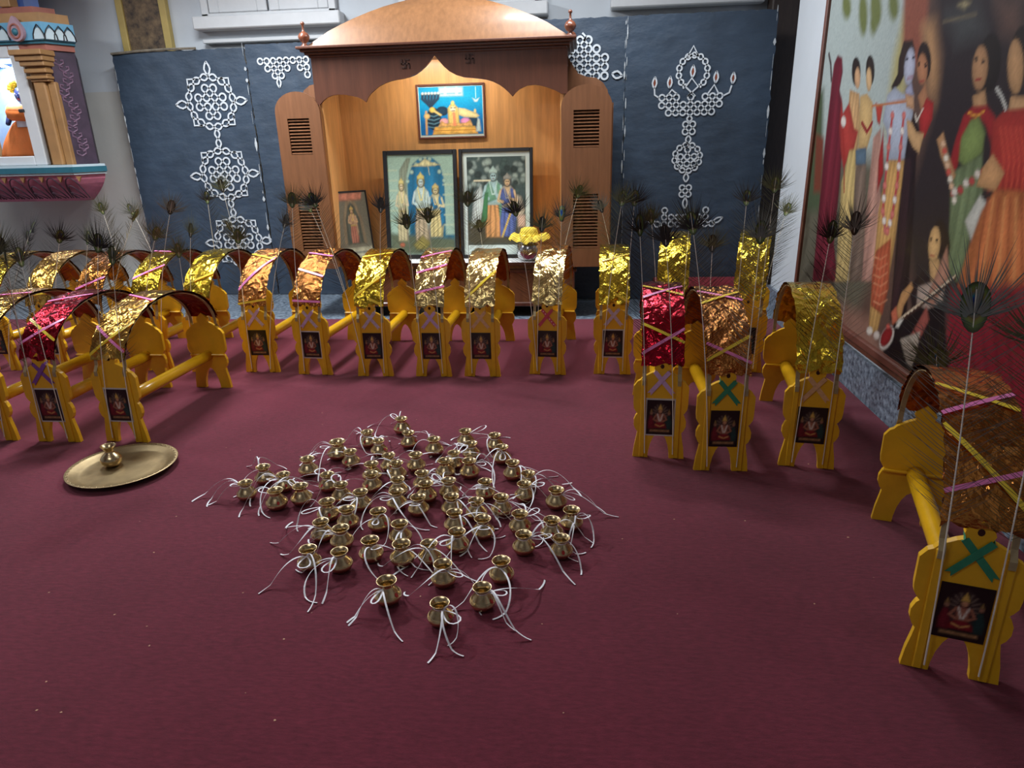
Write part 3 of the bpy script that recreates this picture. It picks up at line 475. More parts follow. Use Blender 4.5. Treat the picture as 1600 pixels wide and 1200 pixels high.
('s',[(3.177,1.658),(3.130,1.626),(3.081,1.577)],0.015,(190, 190, 184),0.008),
('p',[(3.221,1.127),(3.143,1.243),(3.074,1.212),(3.139,1.046)],(196, 196, 188),0.015),
('p',[(3.109,1.178),(3.041,1.271),(2.723,1.283),(2.561,0.847),(3.177,0.838),(3.157,0.983)],(192, 112, 68),0.02),
('s',[(3.082,1.232),(3.071,1.050),(3.050,0.836)],0.007,(140, 66, 44),0.02),
('s',[(3.041,1.236),(3.021,1.057),(2.990,0.849)],0.007,(222, 156, 98),0.02),
('s',[(3.002,1.239),(2.973,1.064),(2.933,0.861)],0.007,(140, 66, 44),0.02),
('s',[(2.964,1.242),(2.926,1.071),(2.878,0.873)],0.007,(222, 156, 98),0.02),
('s',[(2.927,1.244),(2.881,1.077),(2.826,0.884)],0.007,(140, 66, 44),0.02),
('s',[(2.890,1.247),(2.837,1.083),(2.775,0.895)],0.007,(222, 156, 98),0.02),
('s',[(2.855,1.250),(2.795,1.089),(2.726,0.906)],0.007,(140, 66, 44),0.02),
('s',[(2.820,1.253),(2.754,1.095),(2.679,0.916)],0.007,(222, 156, 98),0.02),
('p',[(3.226,0.822),(2.610,0.978),(2.239,-0.016),(2.658,0.001),(3.114,0.213)],(134, 30, 46),0.05),
('s',[(3.083,0.801),(2.751,0.250)],0.01,(104, 22, 38),0.03),
('s',[(2.990,0.821),(2.680,0.284)],0.01,(104, 22, 38),0.03),
('s',[(2.903,0.841),(2.613,0.315)],0.01,(104, 22, 38),0.03),
('s',[(2.821,0.860),(2.549,0.345)],0.01,(104, 22, 38),0.03),
('p',[(3.800,0.312),(3.720,0.535),(3.479,0.672),(3.274,0.764),(3.024,0.314),(3.245,0.055),(3.591,0.197)],(26, 20, 26),0.02),
('p',[(3.320,1.038),(3.303,1.006),(3.299,0.976),(3.307,0.954),(3.327,0.942),(3.356,0.942),(3.390,0.955),(3.423,0.979),(3.451,1.010),(3.468,1.044),(3.472,1.074),(3.463,1.097),(3.441,1.108),(3.411,1.106),(3.378,1.092),(3.346,1.068)],(46, 33, 30),0.012),
('p',[(3.389,0.997),(3.387,0.965),(3.393,0.936),(3.408,0.916),(3.428,0.907),(3.451,0.911),(3.474,0.927),(3.492,0.954),(3.502,0.986),(3.504,1.020),(3.497,1.049),(3.481,1.068),(3.461,1.076),(3.438,1.072),(3.417,1.055),(3.399,1.029)],(204, 164, 112),0.012),
('p',[(3.464,0.910),(3.375,0.937),(3.325,0.837),(3.410,0.802)],(196, 156, 108),0.012),
('p',[(3.621,0.753),(3.507,0.852),(3.405,0.822),(3.409,0.696),(3.538,0.645)],(42, 30, 34),0.015),
('p',[(3.530,0.771),(3.394,0.824),(3.304,0.907),(3.272,0.758),(3.404,0.684),(3.513,0.691)],(186, 164, 150),0.015),
('p',[(3.369,0.889),(3.329,1.003),(3.259,0.880),(3.350,0.709),(3.432,0.722)],(176, 128, 108),0.015),
('p',[(3.724,0.587),(3.692,0.704),(3.604,0.782),(3.573,0.756),(3.640,0.648),(3.653,0.563)],(196, 146, 96),0.012),
('p',[(3.459,0.619),(3.411,0.701),(3.363,0.643),(3.438,0.492),(3.528,0.507)],(158, 84, 76),0.015),
('p',[(3.619,0.474),(3.427,0.568),(3.425,0.457),(3.449,0.374),(3.510,0.382)],(198, 186, 170),0.012),
('s',[(3.569,0.461),(3.489,0.478),(3.448,0.516)],0.005,(146, 132, 120),0.008),
('s',[(3.559,0.433),(3.478,0.450),(3.437,0.489)],0.005,(146, 132, 120),0.008),
('s',[(3.548,0.405),(3.468,0.423),(3.427,0.462)],0.005,(146, 132, 120),0.008),
('s',[(3.691,0.542),(3.464,0.702),(3.213,0.877)],0.0275,(62, 40, 36),0.008),
('s',[(3.694,0.549),(3.466,0.708),(3.215,0.882)],0.01,(206, 186, 160),0.006),
('s',[(3.618,0.589),(3.605,0.612)],0.004,(220, 204, 180),0.004),
('s',[(3.583,0.614),(3.570,0.637)],0.004,(220, 204, 180),0.004),
('s',[(3.549,0.638),(3.537,0.661)],0.004,(220, 204, 180),0.004),
('s',[(3.516,0.662),(3.504,0.684)],0.004,(220, 204, 180),0.004),
('s',[(3.484,0.685),(3.472,0.707)],0.004,(220, 204, 180),0.004),
('s',[(3.453,0.708),(3.441,0.729)],0.004,(220, 204, 180),0.004),
('s',[(3.422,0.730),(3.410,0.751)],0.004,(220, 204, 180),0.004),
('s',[(3.391,0.752),(3.381,0.773)],0.004,(220, 204, 180),0.004),
('s',[(3.362,0.773),(3.351,0.794)],0.004,(220, 204, 180),0.004),
('s',[(3.333,0.794),(3.323,0.814)],0.004,(220, 204, 180),0.004),
('s',[(3.305,0.814),(3.294,0.834)],0.004,(220, 204, 180),0.004),
('s',[(3.277,0.834),(3.267,0.854)],0.004,(220, 204, 180),0.004),
('p',[(3.699,0.445),(3.717,0.416),(3.743,0.389),(3.774,0.369),(3.805,0.360),(3.832,0.363),(3.849,0.377),(3.855,0.401),(3.847,0.431),(3.828,0.461),(3.801,0.487),(3.770,0.506),(3.740,0.514),(3.715,0.510),(3.698,0.496),(3.693,0.473)],(214, 204, 194),0.012),
('p',[(3.720,0.449),(3.734,0.424),(3.756,0.402),(3.781,0.385),(3.806,0.377),(3.827,0.380),(3.841,0.392),(3.845,0.413),(3.838,0.438),(3.823,0.463),(3.800,0.486),(3.775,0.501),(3.751,0.508),(3.730,0.505),(3.718,0.493),(3.714,0.473)],(138, 34, 36),0.012),
('p',[(3.757,0.507),(3.757,0.502),(3.760,0.496),(3.766,0.491),(3.774,0.488),(3.783,0.487),(3.792,0.488),(3.798,0.491),(3.802,0.495),(3.802,0.501),(3.799,0.506),(3.793,0.511),(3.784,0.514),(3.776,0.516),(3.767,0.515),(3.761,0.512)],(196, 90, 80),0.012),
('p',[(3.770,0.582),(3.724,0.628),(3.676,0.564),(3.730,0.521)],(196, 106, 80),0.012),
('p',[(3.669,0.565),(3.616,0.586),(3.655,0.527),(3.697,0.516)],(220, 216, 206),0.012),
('p',[(3.471,1.012),(3.471,1.009),(3.473,1.007),(3.476,1.005),(3.480,1.003),(3.485,1.003),(3.490,1.004),(3.493,1.006),(3.495,1.009),(3.495,1.012),(3.494,1.015),(3.490,1.017),(3.486,1.018),(3.481,1.018),(3.477,1.017),(3.473,1.015)],(40, 28, 26),0.006),
('p',[(3.416,1.014),(3.416,1.011),(3.417,1.008),(3.421,1.006),(3.425,1.005),(3.430,1.005),(3.434,1.006),(3.437,1.008),(3.439,1.011),(3.440,1.014),(3.438,1.016),(3.435,1.019),(3.430,1.020),(3.426,1.020),(3.421,1.019),(3.418,1.017)],(40, 28, 26),0.006),
('s',[(3.463,0.941),(3.426,0.943)],0.008,(160, 70, 60),0.008),
]
# ---------------------------------------------------------------- the room
rng = random.Random(7)
struct(obj('floor', MB().box(-7, 2.4, -3, 7.3, -0.08, -0.006), M['granite']))
wb = MB(); wb.box(-7.1, 2.4, 7.25, 7.37, 2.1, 3.6, 0); wb.box(-7.1, 2.4, 7.25, 7.37, -0.08, 2.1, 1)
struct(obj('wall_back', wb, [M['wall'], M['wall_low']]))
struct(obj('wall_right', MB().box(1.70, 2.0, -3, 6.22, -0.08, 3.6), M['wall']))
struct(obj('wall_alcove', MB().box(2.3, 2.4, 6.22, 7.25, -0.08, 3.6), M['wall']))
struct(obj('wall_left', MB().box(-7.1, -7.0, -3, 7.25, -0.08, 3.6), M['wall']))
struct(obj('wall_front', MB().box(-7.1, 2.4, -3.1, -3.0, -0.08, 3.6), M['wall']))
struct(obj('ceiling', MB().box(-7.1, 2.4, -3.1, 7.37, 3.6, 3.7), M['ceiling']))
bb = MB(); bb.box(1.676, 1.70, -3, 6.22, -0.006, 0.236); bb.box(1.676, 2.0, 6.22, 6.244, -0.006, 0.236)
struct(obj('baseboard_right', bb, M['granite']))
cp = MB(); cp.bev(-6.9, 1.67, -2.9, 5.93, -0.006, 0.0, 0.002)
tag(obj('carpet', cp, M['carpet']), 'dark maroon red carpet covering most of the hall floor', 'carpet')
tr = MB()
for q in range(60):
    x, y = rng.uniform(-2.0, 1.2), rng.uniform(1.0, 4.2); a = rng.uniform(0, 3.1); s_ = rng.uniform(0.002, 0.005)
    tr.add([(x + s_ * math.cos(a), y + s_ * math.sin(a), 0.0005), (x - s_ * math.sin(a), y + s_ * math.cos(a), 0.0005), (x - s_ * math.cos(a), y - s_ * math.sin(a), 0.0015), (x + s_ * math.sin(a) * 0.5, y - s_ * math.cos(a) * 0.5, 0.001)], [(0, 1, 2, 3)])
o = obj('crumbs', tr, M['crumb']); tag(o, 'tiny pale crumbs and petal bits strewn on the red carpet', 'crumbs'); o['kind'] = 'stuff'

# pilaster strip of mottled brown stone with yellow edges on the back wall
t = struct(link('trim_1', None)); t.location = (-4.35, 7.25, 0)
obj('stone_face', MB().box(-0.19, 0.19, -0.05, 0, 0, 3.6), M['brown_mottle'], t)
obj('edge_strip', MB().bev(-0.26, -0.19, -0.075, 0, 0, 3.6), M['trim_yellow'], t)
obj('edge_strip', MB().bev(0.19, 0.26, -0.075, 0, 0, 3.6), M['trim_yellow'], t)
# wooden post in the corner behind the right board
t = struct(obj('trim_2', MB().bev(1.68, 1.93, 7.0, 7.2, -0.006, 3.6, 0.012), M['dark_brown']))

def window(n, x0, x1, z0, sill):
    w = struct(link('window_%d' % n, None)); w.location = ((x0 + x1) / 2, 7.25, z0); h = (x1 - x0) / 2; H = 3.5 - z0
    f = MB(); f.bev(-h, -h + 0.07, -0.07, 0, 0, H); f.bev(h - 0.07, h, -0.07, 0, 0, H); f.bev(-h, h, -0.07, 0, 0, 0.03)
    obj('window_frame', f, M['white_paint'], w)
    for s0, s1 in ((-h + 0.075, -0.012), (0.012, h - 0.075)):
        sa = MB(); sa.bev(s0, s0 + 0.1, -0.055, -0.02, 0.035, H); sa.bev(s1 - 0.1, s1, -0.055, -0.02, 0.035, H); sa.bev(s0 + 0.1, s1 - 0.1, -0.055, -0.02, 0.035, 0.2)
        so = obj('sash', sa, M['white_paint'], w)
        obj('pane', MB().box(s0 + 0.1, s1 - 0.1, -0.035, -0.03, 0.2, H), M['pane'], so)
        for k in range(6):
            x = s0 + 0.14 + (s1 - s0 - 0.28) * k / 5
            obj('grille_bar', MB().tube([(x, -0.032, 0.2), (x, -0.032, H)], 0.006), M['grille'], so)
    if sill >= 1: obj('sill', MB().bev(-h - 0.06, h + 0.06, -0.16, 0, -0.12, -0.004, 0.01), M['white_paint'], w)
    if sill >= 2: obj('lower_ledge', MB().bev(-h - 0.02, h + 0.02, -0.09, 0, -0.235, -0.2, 0.006), M['white_paint'], w)
    return w
window(1, -3.73, -2.37, 2.735, 2); window(2, -1.75, -0.38, 2.735, 1); window(3, 0.32, 1.58, 2.76, 1)

# ---------------------------------------------------------------- painting on the right wall
mr = thing('mural_painting', 'large framed painting of robed figures and a flute player on the right wall', 'painting', (1.70, 3.5, 0.27))
def mloc(u, v): return (-0.022, u - 3.5, v - 0.27)
canvas = link('canvas', print_mesh('canvas', 5.385, 1.75, 0.35, 2.86, 330, 230, MURAL, (92, 70, 62), mloc, M['print_mural'], 0.05, 0.85, 0.012), mr)
obj('backing_board', MB().box(-0.018, -0.002, -1.77, 1.9, 0.06, 2.6), M['wood_dark'], mr)
obj('frame_side', MB().bev(-0.045, -0.002, 1.885, 1.925, 0.0, 2.62, 0.006), M['frame_brown'], mr)
obj('frame_side', MB().bev(-0.045, -0.002, -1.79, -1.75, 0.0, 2.62, 0.006), M['frame_brown'], mr)
obj('frame_bottom', MB().bev(-0.04, -0.002, -1.75, 1.885, 0.0, 0.03, 0.005), M['wood_dark'], mr)
obj('frame_bottom', MB().bev(-0.05, -0.002, -1.75, 1.885, 0.032, 0.082, 0.008), M['frame_brown'], mr)
obj('frame_top', MB().bev(-0.045, -0.002, -1.75, 1.885, 2.585, 2.62, 0.006), M['frame_brown'], mr)

# ---------------------------------------------------------------- dark blue boards with white line drawings
def wob(x, z, s): return (math.sin(x * 9 + s) * math.sin(z * 7 + 2 * s) + 0.6 * math.sin(x * 23 + z * 17 + s) + 0.5 * math.sin(z * 41 - x * 13 + 3 * s)) * 0.0022
def board(label, x0, x1, y, h, seed):
    r = random.Random(seed)
    t = thing('backdrop_board', label, 'board', ((x0 + x1) / 2, y, 0), 0, 'dark blue boards along the back wall')
    nx, nz = 36, 64; w = x1 - x0; mb = MB()
    V = []
    for j in range(nz + 1):
        jl, jr = r.uniform(-0.006, 0.006), r.uniform(-0.006, 0.006)
        for i in range(nx + 1):
            x = -w / 2 + w * i / nx + (jl if i == 0 else jr if i == nx else 0); z = h * j / nz + (r.uniform(-0.006, 0.004) if j == nz else 0)
            V.append((x, wob(x + x0, z, seed), z))
    mb.add(V, [(j * (nx + 1) + i, j * (nx + 1) + i + 1, (j + 1) * (nx + 1) + i + 1, (j + 1) * (nx + 1) + i) for j in range(nz) for i in range(nx)])
    obj('paper_face', mb, M['panel_blue'], t, True)
    obj('board_core', MB().box(-w / 2 + 0.004, w / 2 - 0.004, 0.008, 0.03, 0, h - 0.006), M['panel_edge'], t)
    return t
def torn(t, x, z0, z1, seed, wmax=0.03, n=26):
    r = random.Random(seed); mb = MB(); z = z0
    while z < z1:
        l = r.uniform(0.03, 0.14); w = r.uniform(0.2, 1) ** 2 * wmax
        k = 5; rs = []
        for i in range(k + 1):
            f = i / k; ww = w * math.sin(math.pi * min(max(f, 0.06), 0.94)) * r.uniform(0.6, 1) + 0.001
            rs.append([(x - ww / 2, -0.0095, z + l * f), (x + ww / 2, -0.0095, z + l * f), (x + ww / 2, -0.0075, z + l * f), (x - ww / 2, -0.0075, z + l * f)])
        mb.rings(rs); z += l + r.uniform(0.0, 0.16)
    obj('torn_edge', mb, M['torn'], t)
class Kol:
    """white drawn lines: a list of polylines in board coordinates (x, z)"""
    def __init__(s): s.L = []
    def knot(s, dots, cx, cz, d, cut=0.0, seed=1, dj=None):
        r = random.Random(seed); D = set(dots); gone = set()
        dirs = [(1, 0), (0, 1), (-1, 0), (0, -1)]
        for a in sorted(D):
            for q in dirs[:2]:
                b = (a[0] + q[0], a[1] + q[1])
                if b in D and r.random() < cut: gone.add((a, b)); gone.add((b, a))
        for a in sorted(D):
            px, pz = cx + a[0] * d, cz + a[1] * d
            pres = [k for k, q in enumerate(dirs) if (a[0] + q[0], a[1] + q[1]) in D and (a, (a[0] + q[0], a[1] + q[1])) not in gone]
            if not pres:
                s.L.append([(px + 0.4 * d * math.cos(t * 0.3927), pz + 0.4 * d * math.sin(t * 0.3927)) for t in range(17)]); continue
            for i, k in enumerate(pres):
                k2 = pres[(i + 1) % len(pres)]; gap = (k2 - k) % 4 or 4
                a0, a1 = k * 90, k * 90 + gap * 90
                if gap == 1: pl = [(0.5, a0), (0.5, a1)]
                else: pl = [(0.5, a0)] + [(0.40, q) for q in range(a0 + 45, a1 - 44, 15)] + [(0.5, a1)]
                s.L.append([(px + rr * d * math.cos(R(q)), pz + rr * d * math.sin(R(q))) for rr, q in pl])
    def ring(s, cx, cz, rx, rz, amp, n, ph=0.0, a0=0, a1=360):
        for sg in (1, -1):
            s.L.append([(cx + (rx + sg * amp * math.sin(n * R(a) / 2 + ph)) * math.cos(R(a)), cz + (rz + sg * amp * math.sin(n * R(a) / 2 + ph)) * math.sin(R(a))) for a in np.linspace(a0, a1, 97)])
    def leaf(s, cx, cz, dx, dz, w):
        L = math.hypot(dx, dz); nx, nz = -dz / L, dx / L
        f = [(0, 0), (0.2, 0.65), (0.45, 1), (0.7, 0.75), (1, 0)]
        s.L.append([(cx + dx * u + nx * w * v, cz + dz * u + nz * w * v) for u, v in f] + [(cx + dx * u - nx * w * v, cz + dz * u - nz * w * v) for u, v in reversed(f)])
    def chain(s, x0, z0, x1, z1, w, n):
        L = math.hypot(x1 - x0, z1 - z0); nx, nz = -(z1 - z0) / L, (x1 - x0) / L
        for sg in (1, -1):
            s.L.append([(x0 + (x1 - x0) * t + nx * sg * w * math.sin(n * math.pi * t), z0 + (z1 - z0) * t + nz * sg * w * math.sin(n * math.pi * t)) for t in np.linspace(0, 1, 12 * n + 1)])
    def line(s, *p): s.L.append(list(p))
    def build(s, t, ox, w=0.017):
        mb = MB()
        for pl in s.L: mb.ribbon([(p[0] - ox, -0.0095, p[1]) for p in pl], w, (0, -1, 0), 0.002)
        return obj('line_drawing', mb, M['chalk'], t)
def medallion(k, cx, cz, seed, top=True, bot=True):
    D = [(i, j) for i in range(0, 4) for j in range(0, 4) if (i, j) not in ((0, 0), (3, 3), (0, 3), (3, 0))]
    k.knot(D, cx - 0.1275, cz - 0.1275, 0.085, 0.2, seed)
    k.ring(cx, cz, 0.232, 0.232, 0.030, 16, 0.4)
    for a in range(45, 360, 90):
        c_, s_ = math.cos(R(a)), math.sin(R(a))
        k.line((cx + 0.25 * math.cos(R(a - 14)), cz + 0.25 * math.sin(R(a - 14))), (cx + 0.305 * c_, cz + 0.305 * s_), (cx + 0.25 * math.cos(R(a + 14)), cz + 0.25 * math.sin(R(a + 14))))
    k.leaf(cx - 0.25, cz - 0.015, -0.125, 0, 0.036); k.leaf(cx + 0.25, cz, 0.125, 0.008, 0.036)
    if top: k.leaf(cx + 0.01, cz + 0.245, 0, 0.125, 0.03)
t = board('leftmost dark blue board with three white medallion drawings in a column', -4.66, -3.285, 7.05, 2.435, 1)
k = Kol(); medallion(k, -3.70, 1.955, 3); k.chain(-3.69, 1.70, -3.69, 1.52, 0.026, 2)
medallion(k, -3.68, 1.262, 5, False); k.chain(-3.665, 1.01, -3.645, 0.83, 0.026, 2); medallion(k, -3.64, 0.575, 8, False)
k.build(t, -3.9725); torn(t, -1.375 / 2 + 0.008, 0.4, 2.3, 4, 0.018); torn(t, 1.375 / 2 - 0.01, 0.3, 2.42, 5, 0.035)
mb = MB().tube([(-0.6875, -0.012, 2.425), (-0.4, -0.012, 2.44), (-0.1, -0.01, 2.447), (0.2, -0.01, 2.445)], 0.012, 6); obj('top_batten', mb, M['panel_edge'], t)
t = board('dark blue board left of the wooden shrine with a small white triangular drawing at its top', -3.27, -1.95, 7.04, 2.46, 2)
k = Kol()
k.knot([(i, 0) for i in range(-3, 5)] + [(i, -1) for i in (-2, -1, 0, 1, 3, 4)] + [(i, -2) for i in (-1, 0, 4)], -2.93, 2.305, 0.066, 0.12, 2)
k.leaf(-2.965, 2.15, 0.0, -0.085, 0.02); k.build(t, -2.61, 0.015)
t = board('dark blue board right of the wooden shrine with a white drawing half hidden by it', -0.75, 0.388, 6.76, 2.52, 3)
k = Kol(); k.knot([(i, j) for i in range(-3, 4) for j in range(-3, 4) if abs(i) + abs(j) < 5], -0.02, 2.12, 0.074, 0.22, 6); k.leaf(0.27, 2.06, 0.09, -0.02, 0.03); k.line((0.02, 2.33), (0.03, 2.37), (0.0, 2.40)); k.build(t, -0.181)
torn(t, 1.138 / 2 - 0.008, 1.2, 2.5, 6, 0.022)
t = board('rightmost dark blue board with a tall white five-flame lamp drawing', 0.39, 1.675, 6.745, 2.52, 4)
k = Kol(); cx = 0.975
k.ring(cx + 0.008, 2.05, 0.125, 0.135, 0.022, 14, 0.2, -60, 240); k.line((cx - 0.05, 2.17), (cx, 2.26), (cx + 0.05, 2.17), (cx, 2.185), (cx - 0.05, 2.17))
k.knot([(i, 0) for i in (-4, -3, -2, 0, 2, 3, 4)] + [(i, -1) for i in range(-4, 5)] + [(i, -2) for i in (-3, -2, -1, 0, 1, 2, 3)], cx, 1.845, 0.0635, 0.12, 4)
k.line((cx - 0.28, 1.845), (cx - 0.32, 1.87), (cx - 0.325, 1.93)); k.line((cx + 0.28, 1.845), (cx + 0.335, 1.87), (cx + 0.352, 1.93))
k.line((cx - 0.2, 1.87), (cx - 0.17, 1.91), (cx - 0.12, 1.87)); k.line((cx + 0.15, 1.87), (cx + 0.2, 1.94), (cx + 0.24, 1.87)); k.line((cx - 0.05, 1.93), (cx, 2.0), (cx + 0.06, 1.93), (cx - 0.03, 1.85)); k.line((cx - 0.05, 1.93), (cx + 0.04, 1.85))
k.chain(cx, 1.69, cx, 1.635, 0.022, 1); k.knot([(0, 0), (1, 0), (0, 1), (1, 1)], cx - 0.031, 1.553, 0.062, 0, 1); k.chain(cx, 1.52, cx, 1.45, 0.022, 1)
k.ring(cx, 1.325, 0.115, 0.115, 0.022, 12, 0.5); k.knot([(-1, 0), (-1, -1), (0, 0), (1, 0), (1, -1), (0, 1), (0, -1)], cx, 1.335, 0.062, 0.35, 9)
k.chain(cx, 1.19, cx, 1.11, 0.022, 1); k.knot([(0, 0), (1, 0), (0, 1), (1, 1)], cx - 0.03, 1.0, 0.06, 0, 1); k.chain(cx + 0.004, 0.97, cx + 0.004, 0.87, 0.02, 1)
k.knot([(i, 0) for i in (-3, -2, -1, 0, 1, 2, 3)] + [(i, -1) for i in range(-4, 5)] + [(-3, 1), (3, 1)], cx + 0.01, 0.79, 0.0635, 0.12, 11); k.leaf(cx + 0.27, 0.735, 0.09, 0.05, 0.02); k.leaf(cx - 0.26, 0.735, -0.09, 0.05, 0.02)
fl = MB()
for fx, fz, s_ in ((0.648, 1.925, 1), (0.782, 1.925, 1), (0.979, 2.005, 1.05), (1.184, 1.955, 1), (1.333, 1.945, 0.95)):
    k.leaf(fx, fz, 0.004, 0.095 * s_, 0.019)
    P_ = [(fx - 1.0325 + a * 0.016, -0.0085, fz + b * 0.095 * s_) for a, b in ((0, 0.06), (0.65, 0.2), (1, 0.45), (0.7, 0.7), (0.1, 0.96), (-0.7, 0.7), (-1, 0.45), (-0.65, 0.2))]
    fl.add(P_, [tuple(range(8))])
k.build(t, 1.0325, 0.014); obj('flame_fill', fl, M['flame_fill'], t)
torn(t, -1.285 / 2 + 0.008, 0.2, 2.5, 7, 0.014); torn(t, 1.285 / 2 - 0.012, 0.3, 2.5, 9, 0.03)
# rolled red mat at the foot of the right boards
mb = MB(); n = 40
prof = [(0.13 - 0.0012 * i) for i in range(n)]
mb.tube([(0.7, 6.55, 0.125), (1.62, 6.55, 0.125)], 0.125, 18); mb.tube([(0.695, 6.55, 0.125), (1.625, 6.55, 0.125)], 0.085, 14); mb.box(0.7, 1.62, 6.40, 6.55, -0.006, 0.012)
tag(obj('rolled_mat', mb, M['roll_red'], None, angle=40), 'rolled dark red mat lying at the foot of the right board', 'mat')
# ---------------------------------------------------------------- wooden domed shrine at the back
SX = -1.18
ws = thing('wooden_shrine', 'domed wooden shrine with a scalloped arch, standing at the back wall', 'shrine', (SX, 6.0, 0))
def sx(x): return x - SX
pl = MB(); pl.bev(-0.93, 1.13, 0.06, 0.6, 0.09, 0.47, 0.008)
obj('plinth', pl, M['wood_mid'], ws); obj('plinth_moulding', MB().bev(-0.95, 1.15, 0.03, 0.6, 0.40, 0.43, 0.008), M['wood_dark'], ws); obj('plinth_moulding', MB().bev(-0.95, 1.15, 0.03, 0.6, 0.09, 0.13, 0.008), M['wood_dark'], ws)
for x, y in ((-0.88, 0.12), (1.08, 0.12), (-0.88, 0.54), (1.08, 0.54), (0.1, 0.12)): obj('foot', MB().bev(x - 0.05, x + 0.05, y - 0.05, y + 0.05, -0.006, 0.09, 0.006), M['black'], ws)
obj('shelf', MB().bev(-1.0, 1.02, 0.0, 0.6, 0.47, 0.495, 0.005), M['wood_dark'], ws)
obj('shelf_cloth', MB().bev(-0.9, 0.9, -0.006, 0.42, 0.495, 0.502, 0.003), M['cloth_white'], ws)
obj('back_panel', MB().box(-1.0, 1.01, 0.43, 0.46, 0.47, 2.26), M['wood_light'], ws)
obj('side_panel', MB().box(-1.02, -0.995, 0.0, 0.46, 0.47, 2.2), M['wood_light'], ws)
obj('side_panel', MB().box(1.005, 1.03, 0.0, 0.46, 0.47, 2.2), M['wood_light'], ws)
obj('inner_ceiling', MB().box(-1.0, 1.01, 0.0, 0.46, 2.24, 2.26), M['wood_light'], ws)
FR = [(-2.192, 1.837), (-2.16, 1.866), (-2.124, 1.89), (-2.075, 1.907), (-2.027, 1.912), (-1.965, 1.908), (-1.913, 1.898), (-1.86, 1.886), (-1.82, 1.868), (-1.792, 1.845), (-1.775, 1.876), (-1.75, 1.905), (-1.718, 1.93), (-1.672, 1.962), (-1.626, 1.982), (-1.575, 1.998), (-1.521, 2.008), (-1.46, 2.014), (-1.406, 2.024), (-1.35, 2.044), (-1.301, 2.073), (-1.262, 2.103), (-1.233, 2.133), (-1.211, 2.156), (-1.193, 2.18), (-1.173, 2.156), (-1.148, 2.13), (-1.115, 2.092), (-1.073, 2.056), (-1.02, 2.028), (-0.959, 2.01), (-0.89, 2.002), (-0.828, 1.995), (-0.77, 1.984), (-0.718, 1.968), (-0.67, 1.945), (-0.63, 1.917), (-0.593, 1.885), (-0.563, 1.853), (-0.535, 1.882), (-0.504, 1.906), (-0.441, 1.931), (-0.378, 1.935), (-0.325, 1.926), (-0.28, 1.913), (-0.218, 1.89), (-0.165, 1.862)]
fz = [(sx(-2.225), 2.20)] + [(sx(-2.225), 1.84)] + [(sx(x), z) for x, z in FR] + [(sx(-0.115), 1.862), (sx(-0.115), 2.20)]
obj('scalloped_frieze', MB().prism(fz, -0.02, 0.005), M['wood_dark'], ws)
em = MB()
def stamp(cx, cz, s):
    u = s / 5
    for r in ((-2, -2, 0, -1.4), (1.4, -2, 2, 0.3), (0, 1.4, 2, 2), (-2, -0.3, -1.4, 2), (-0.3, -2, 0.3, 2), (-2, -0.3, 2, 0.3)):
        em.box(cx + r[0] * u, cx + r[2] * u, -0.026, -0.018, cz + r[1] * u, cz + r[3] * u)
stamp(sx(-0.905), 2.145, 0.085); stamp(sx(-1.435), 2.125, 0.085)
obj('carved_emblem', em, M['emblem'], ws)
for z0, z1, e in ((2.195, 2.215, 0.0), (2.215, 2.235, 0.025), (2.235, 2.255, 0.05), (2.255, 2.275, 0.075)):
    obj('cornice_moulding', MB().bev(sx(-2.24) - e, sx(-0.12) + e, -0.03 - e, 0.64, z0, z1, 0.004), M['wood_dark'], ws)
# curved four-sided roof
prof = [(1.0, 0.0), (0.955, 0.035), (0.90, 0.07), (0.83, 0.118), (0.74, 0.165), (0.64, 0.212), (0.53, 0.258), (0.42, 0.298), (0.31, 0.33), (0.22, 0.352), (0.14, 0.39), (0.09, 0.44), (0.05, 0.52), (0.02, 0.60)]
rs = []
for w_, z in prof:
    hx, hy = 1.085 * w_, 0.315 * w_
    ring = [(-hx, -hy), (0, -hy), (hx, -hy), (hx, 0), (hx, hy), (0, hy), (-hx, hy), (-hx, 0)]
    rs.append([(0.0 + a, 0.31 + b, 2.275 + z * 1.02) for a, b in ring])
obj('curved_roof', MB().rings(rs, True), M['wood_dome'], ws, angle=50)
fp = [(0.0, 0), (0.032, 0), (0.034, 0.012), (0.02, 0.025), (0.016, 0.035), (0.034, 0.05), (0.046, 0.072), (0.046, 0.085), (0.034, 0.106), (0.015, 0.118), (0.009, 0.13), (0.008, 0.165), (0.015, 0.172), (0.017, 0.18), (0.010, 0.19), (0.0, 0.193)]
for x, y in ((sx(-2.27), 0.0), (sx(-0.095), 0.0), (sx(-2.27), 0.58), (sx(-0.095), 0.58)):
    obj('finial', MB().lathe(fp, (x, y, 2.275), 16), M['wood_turned'], ws, True)
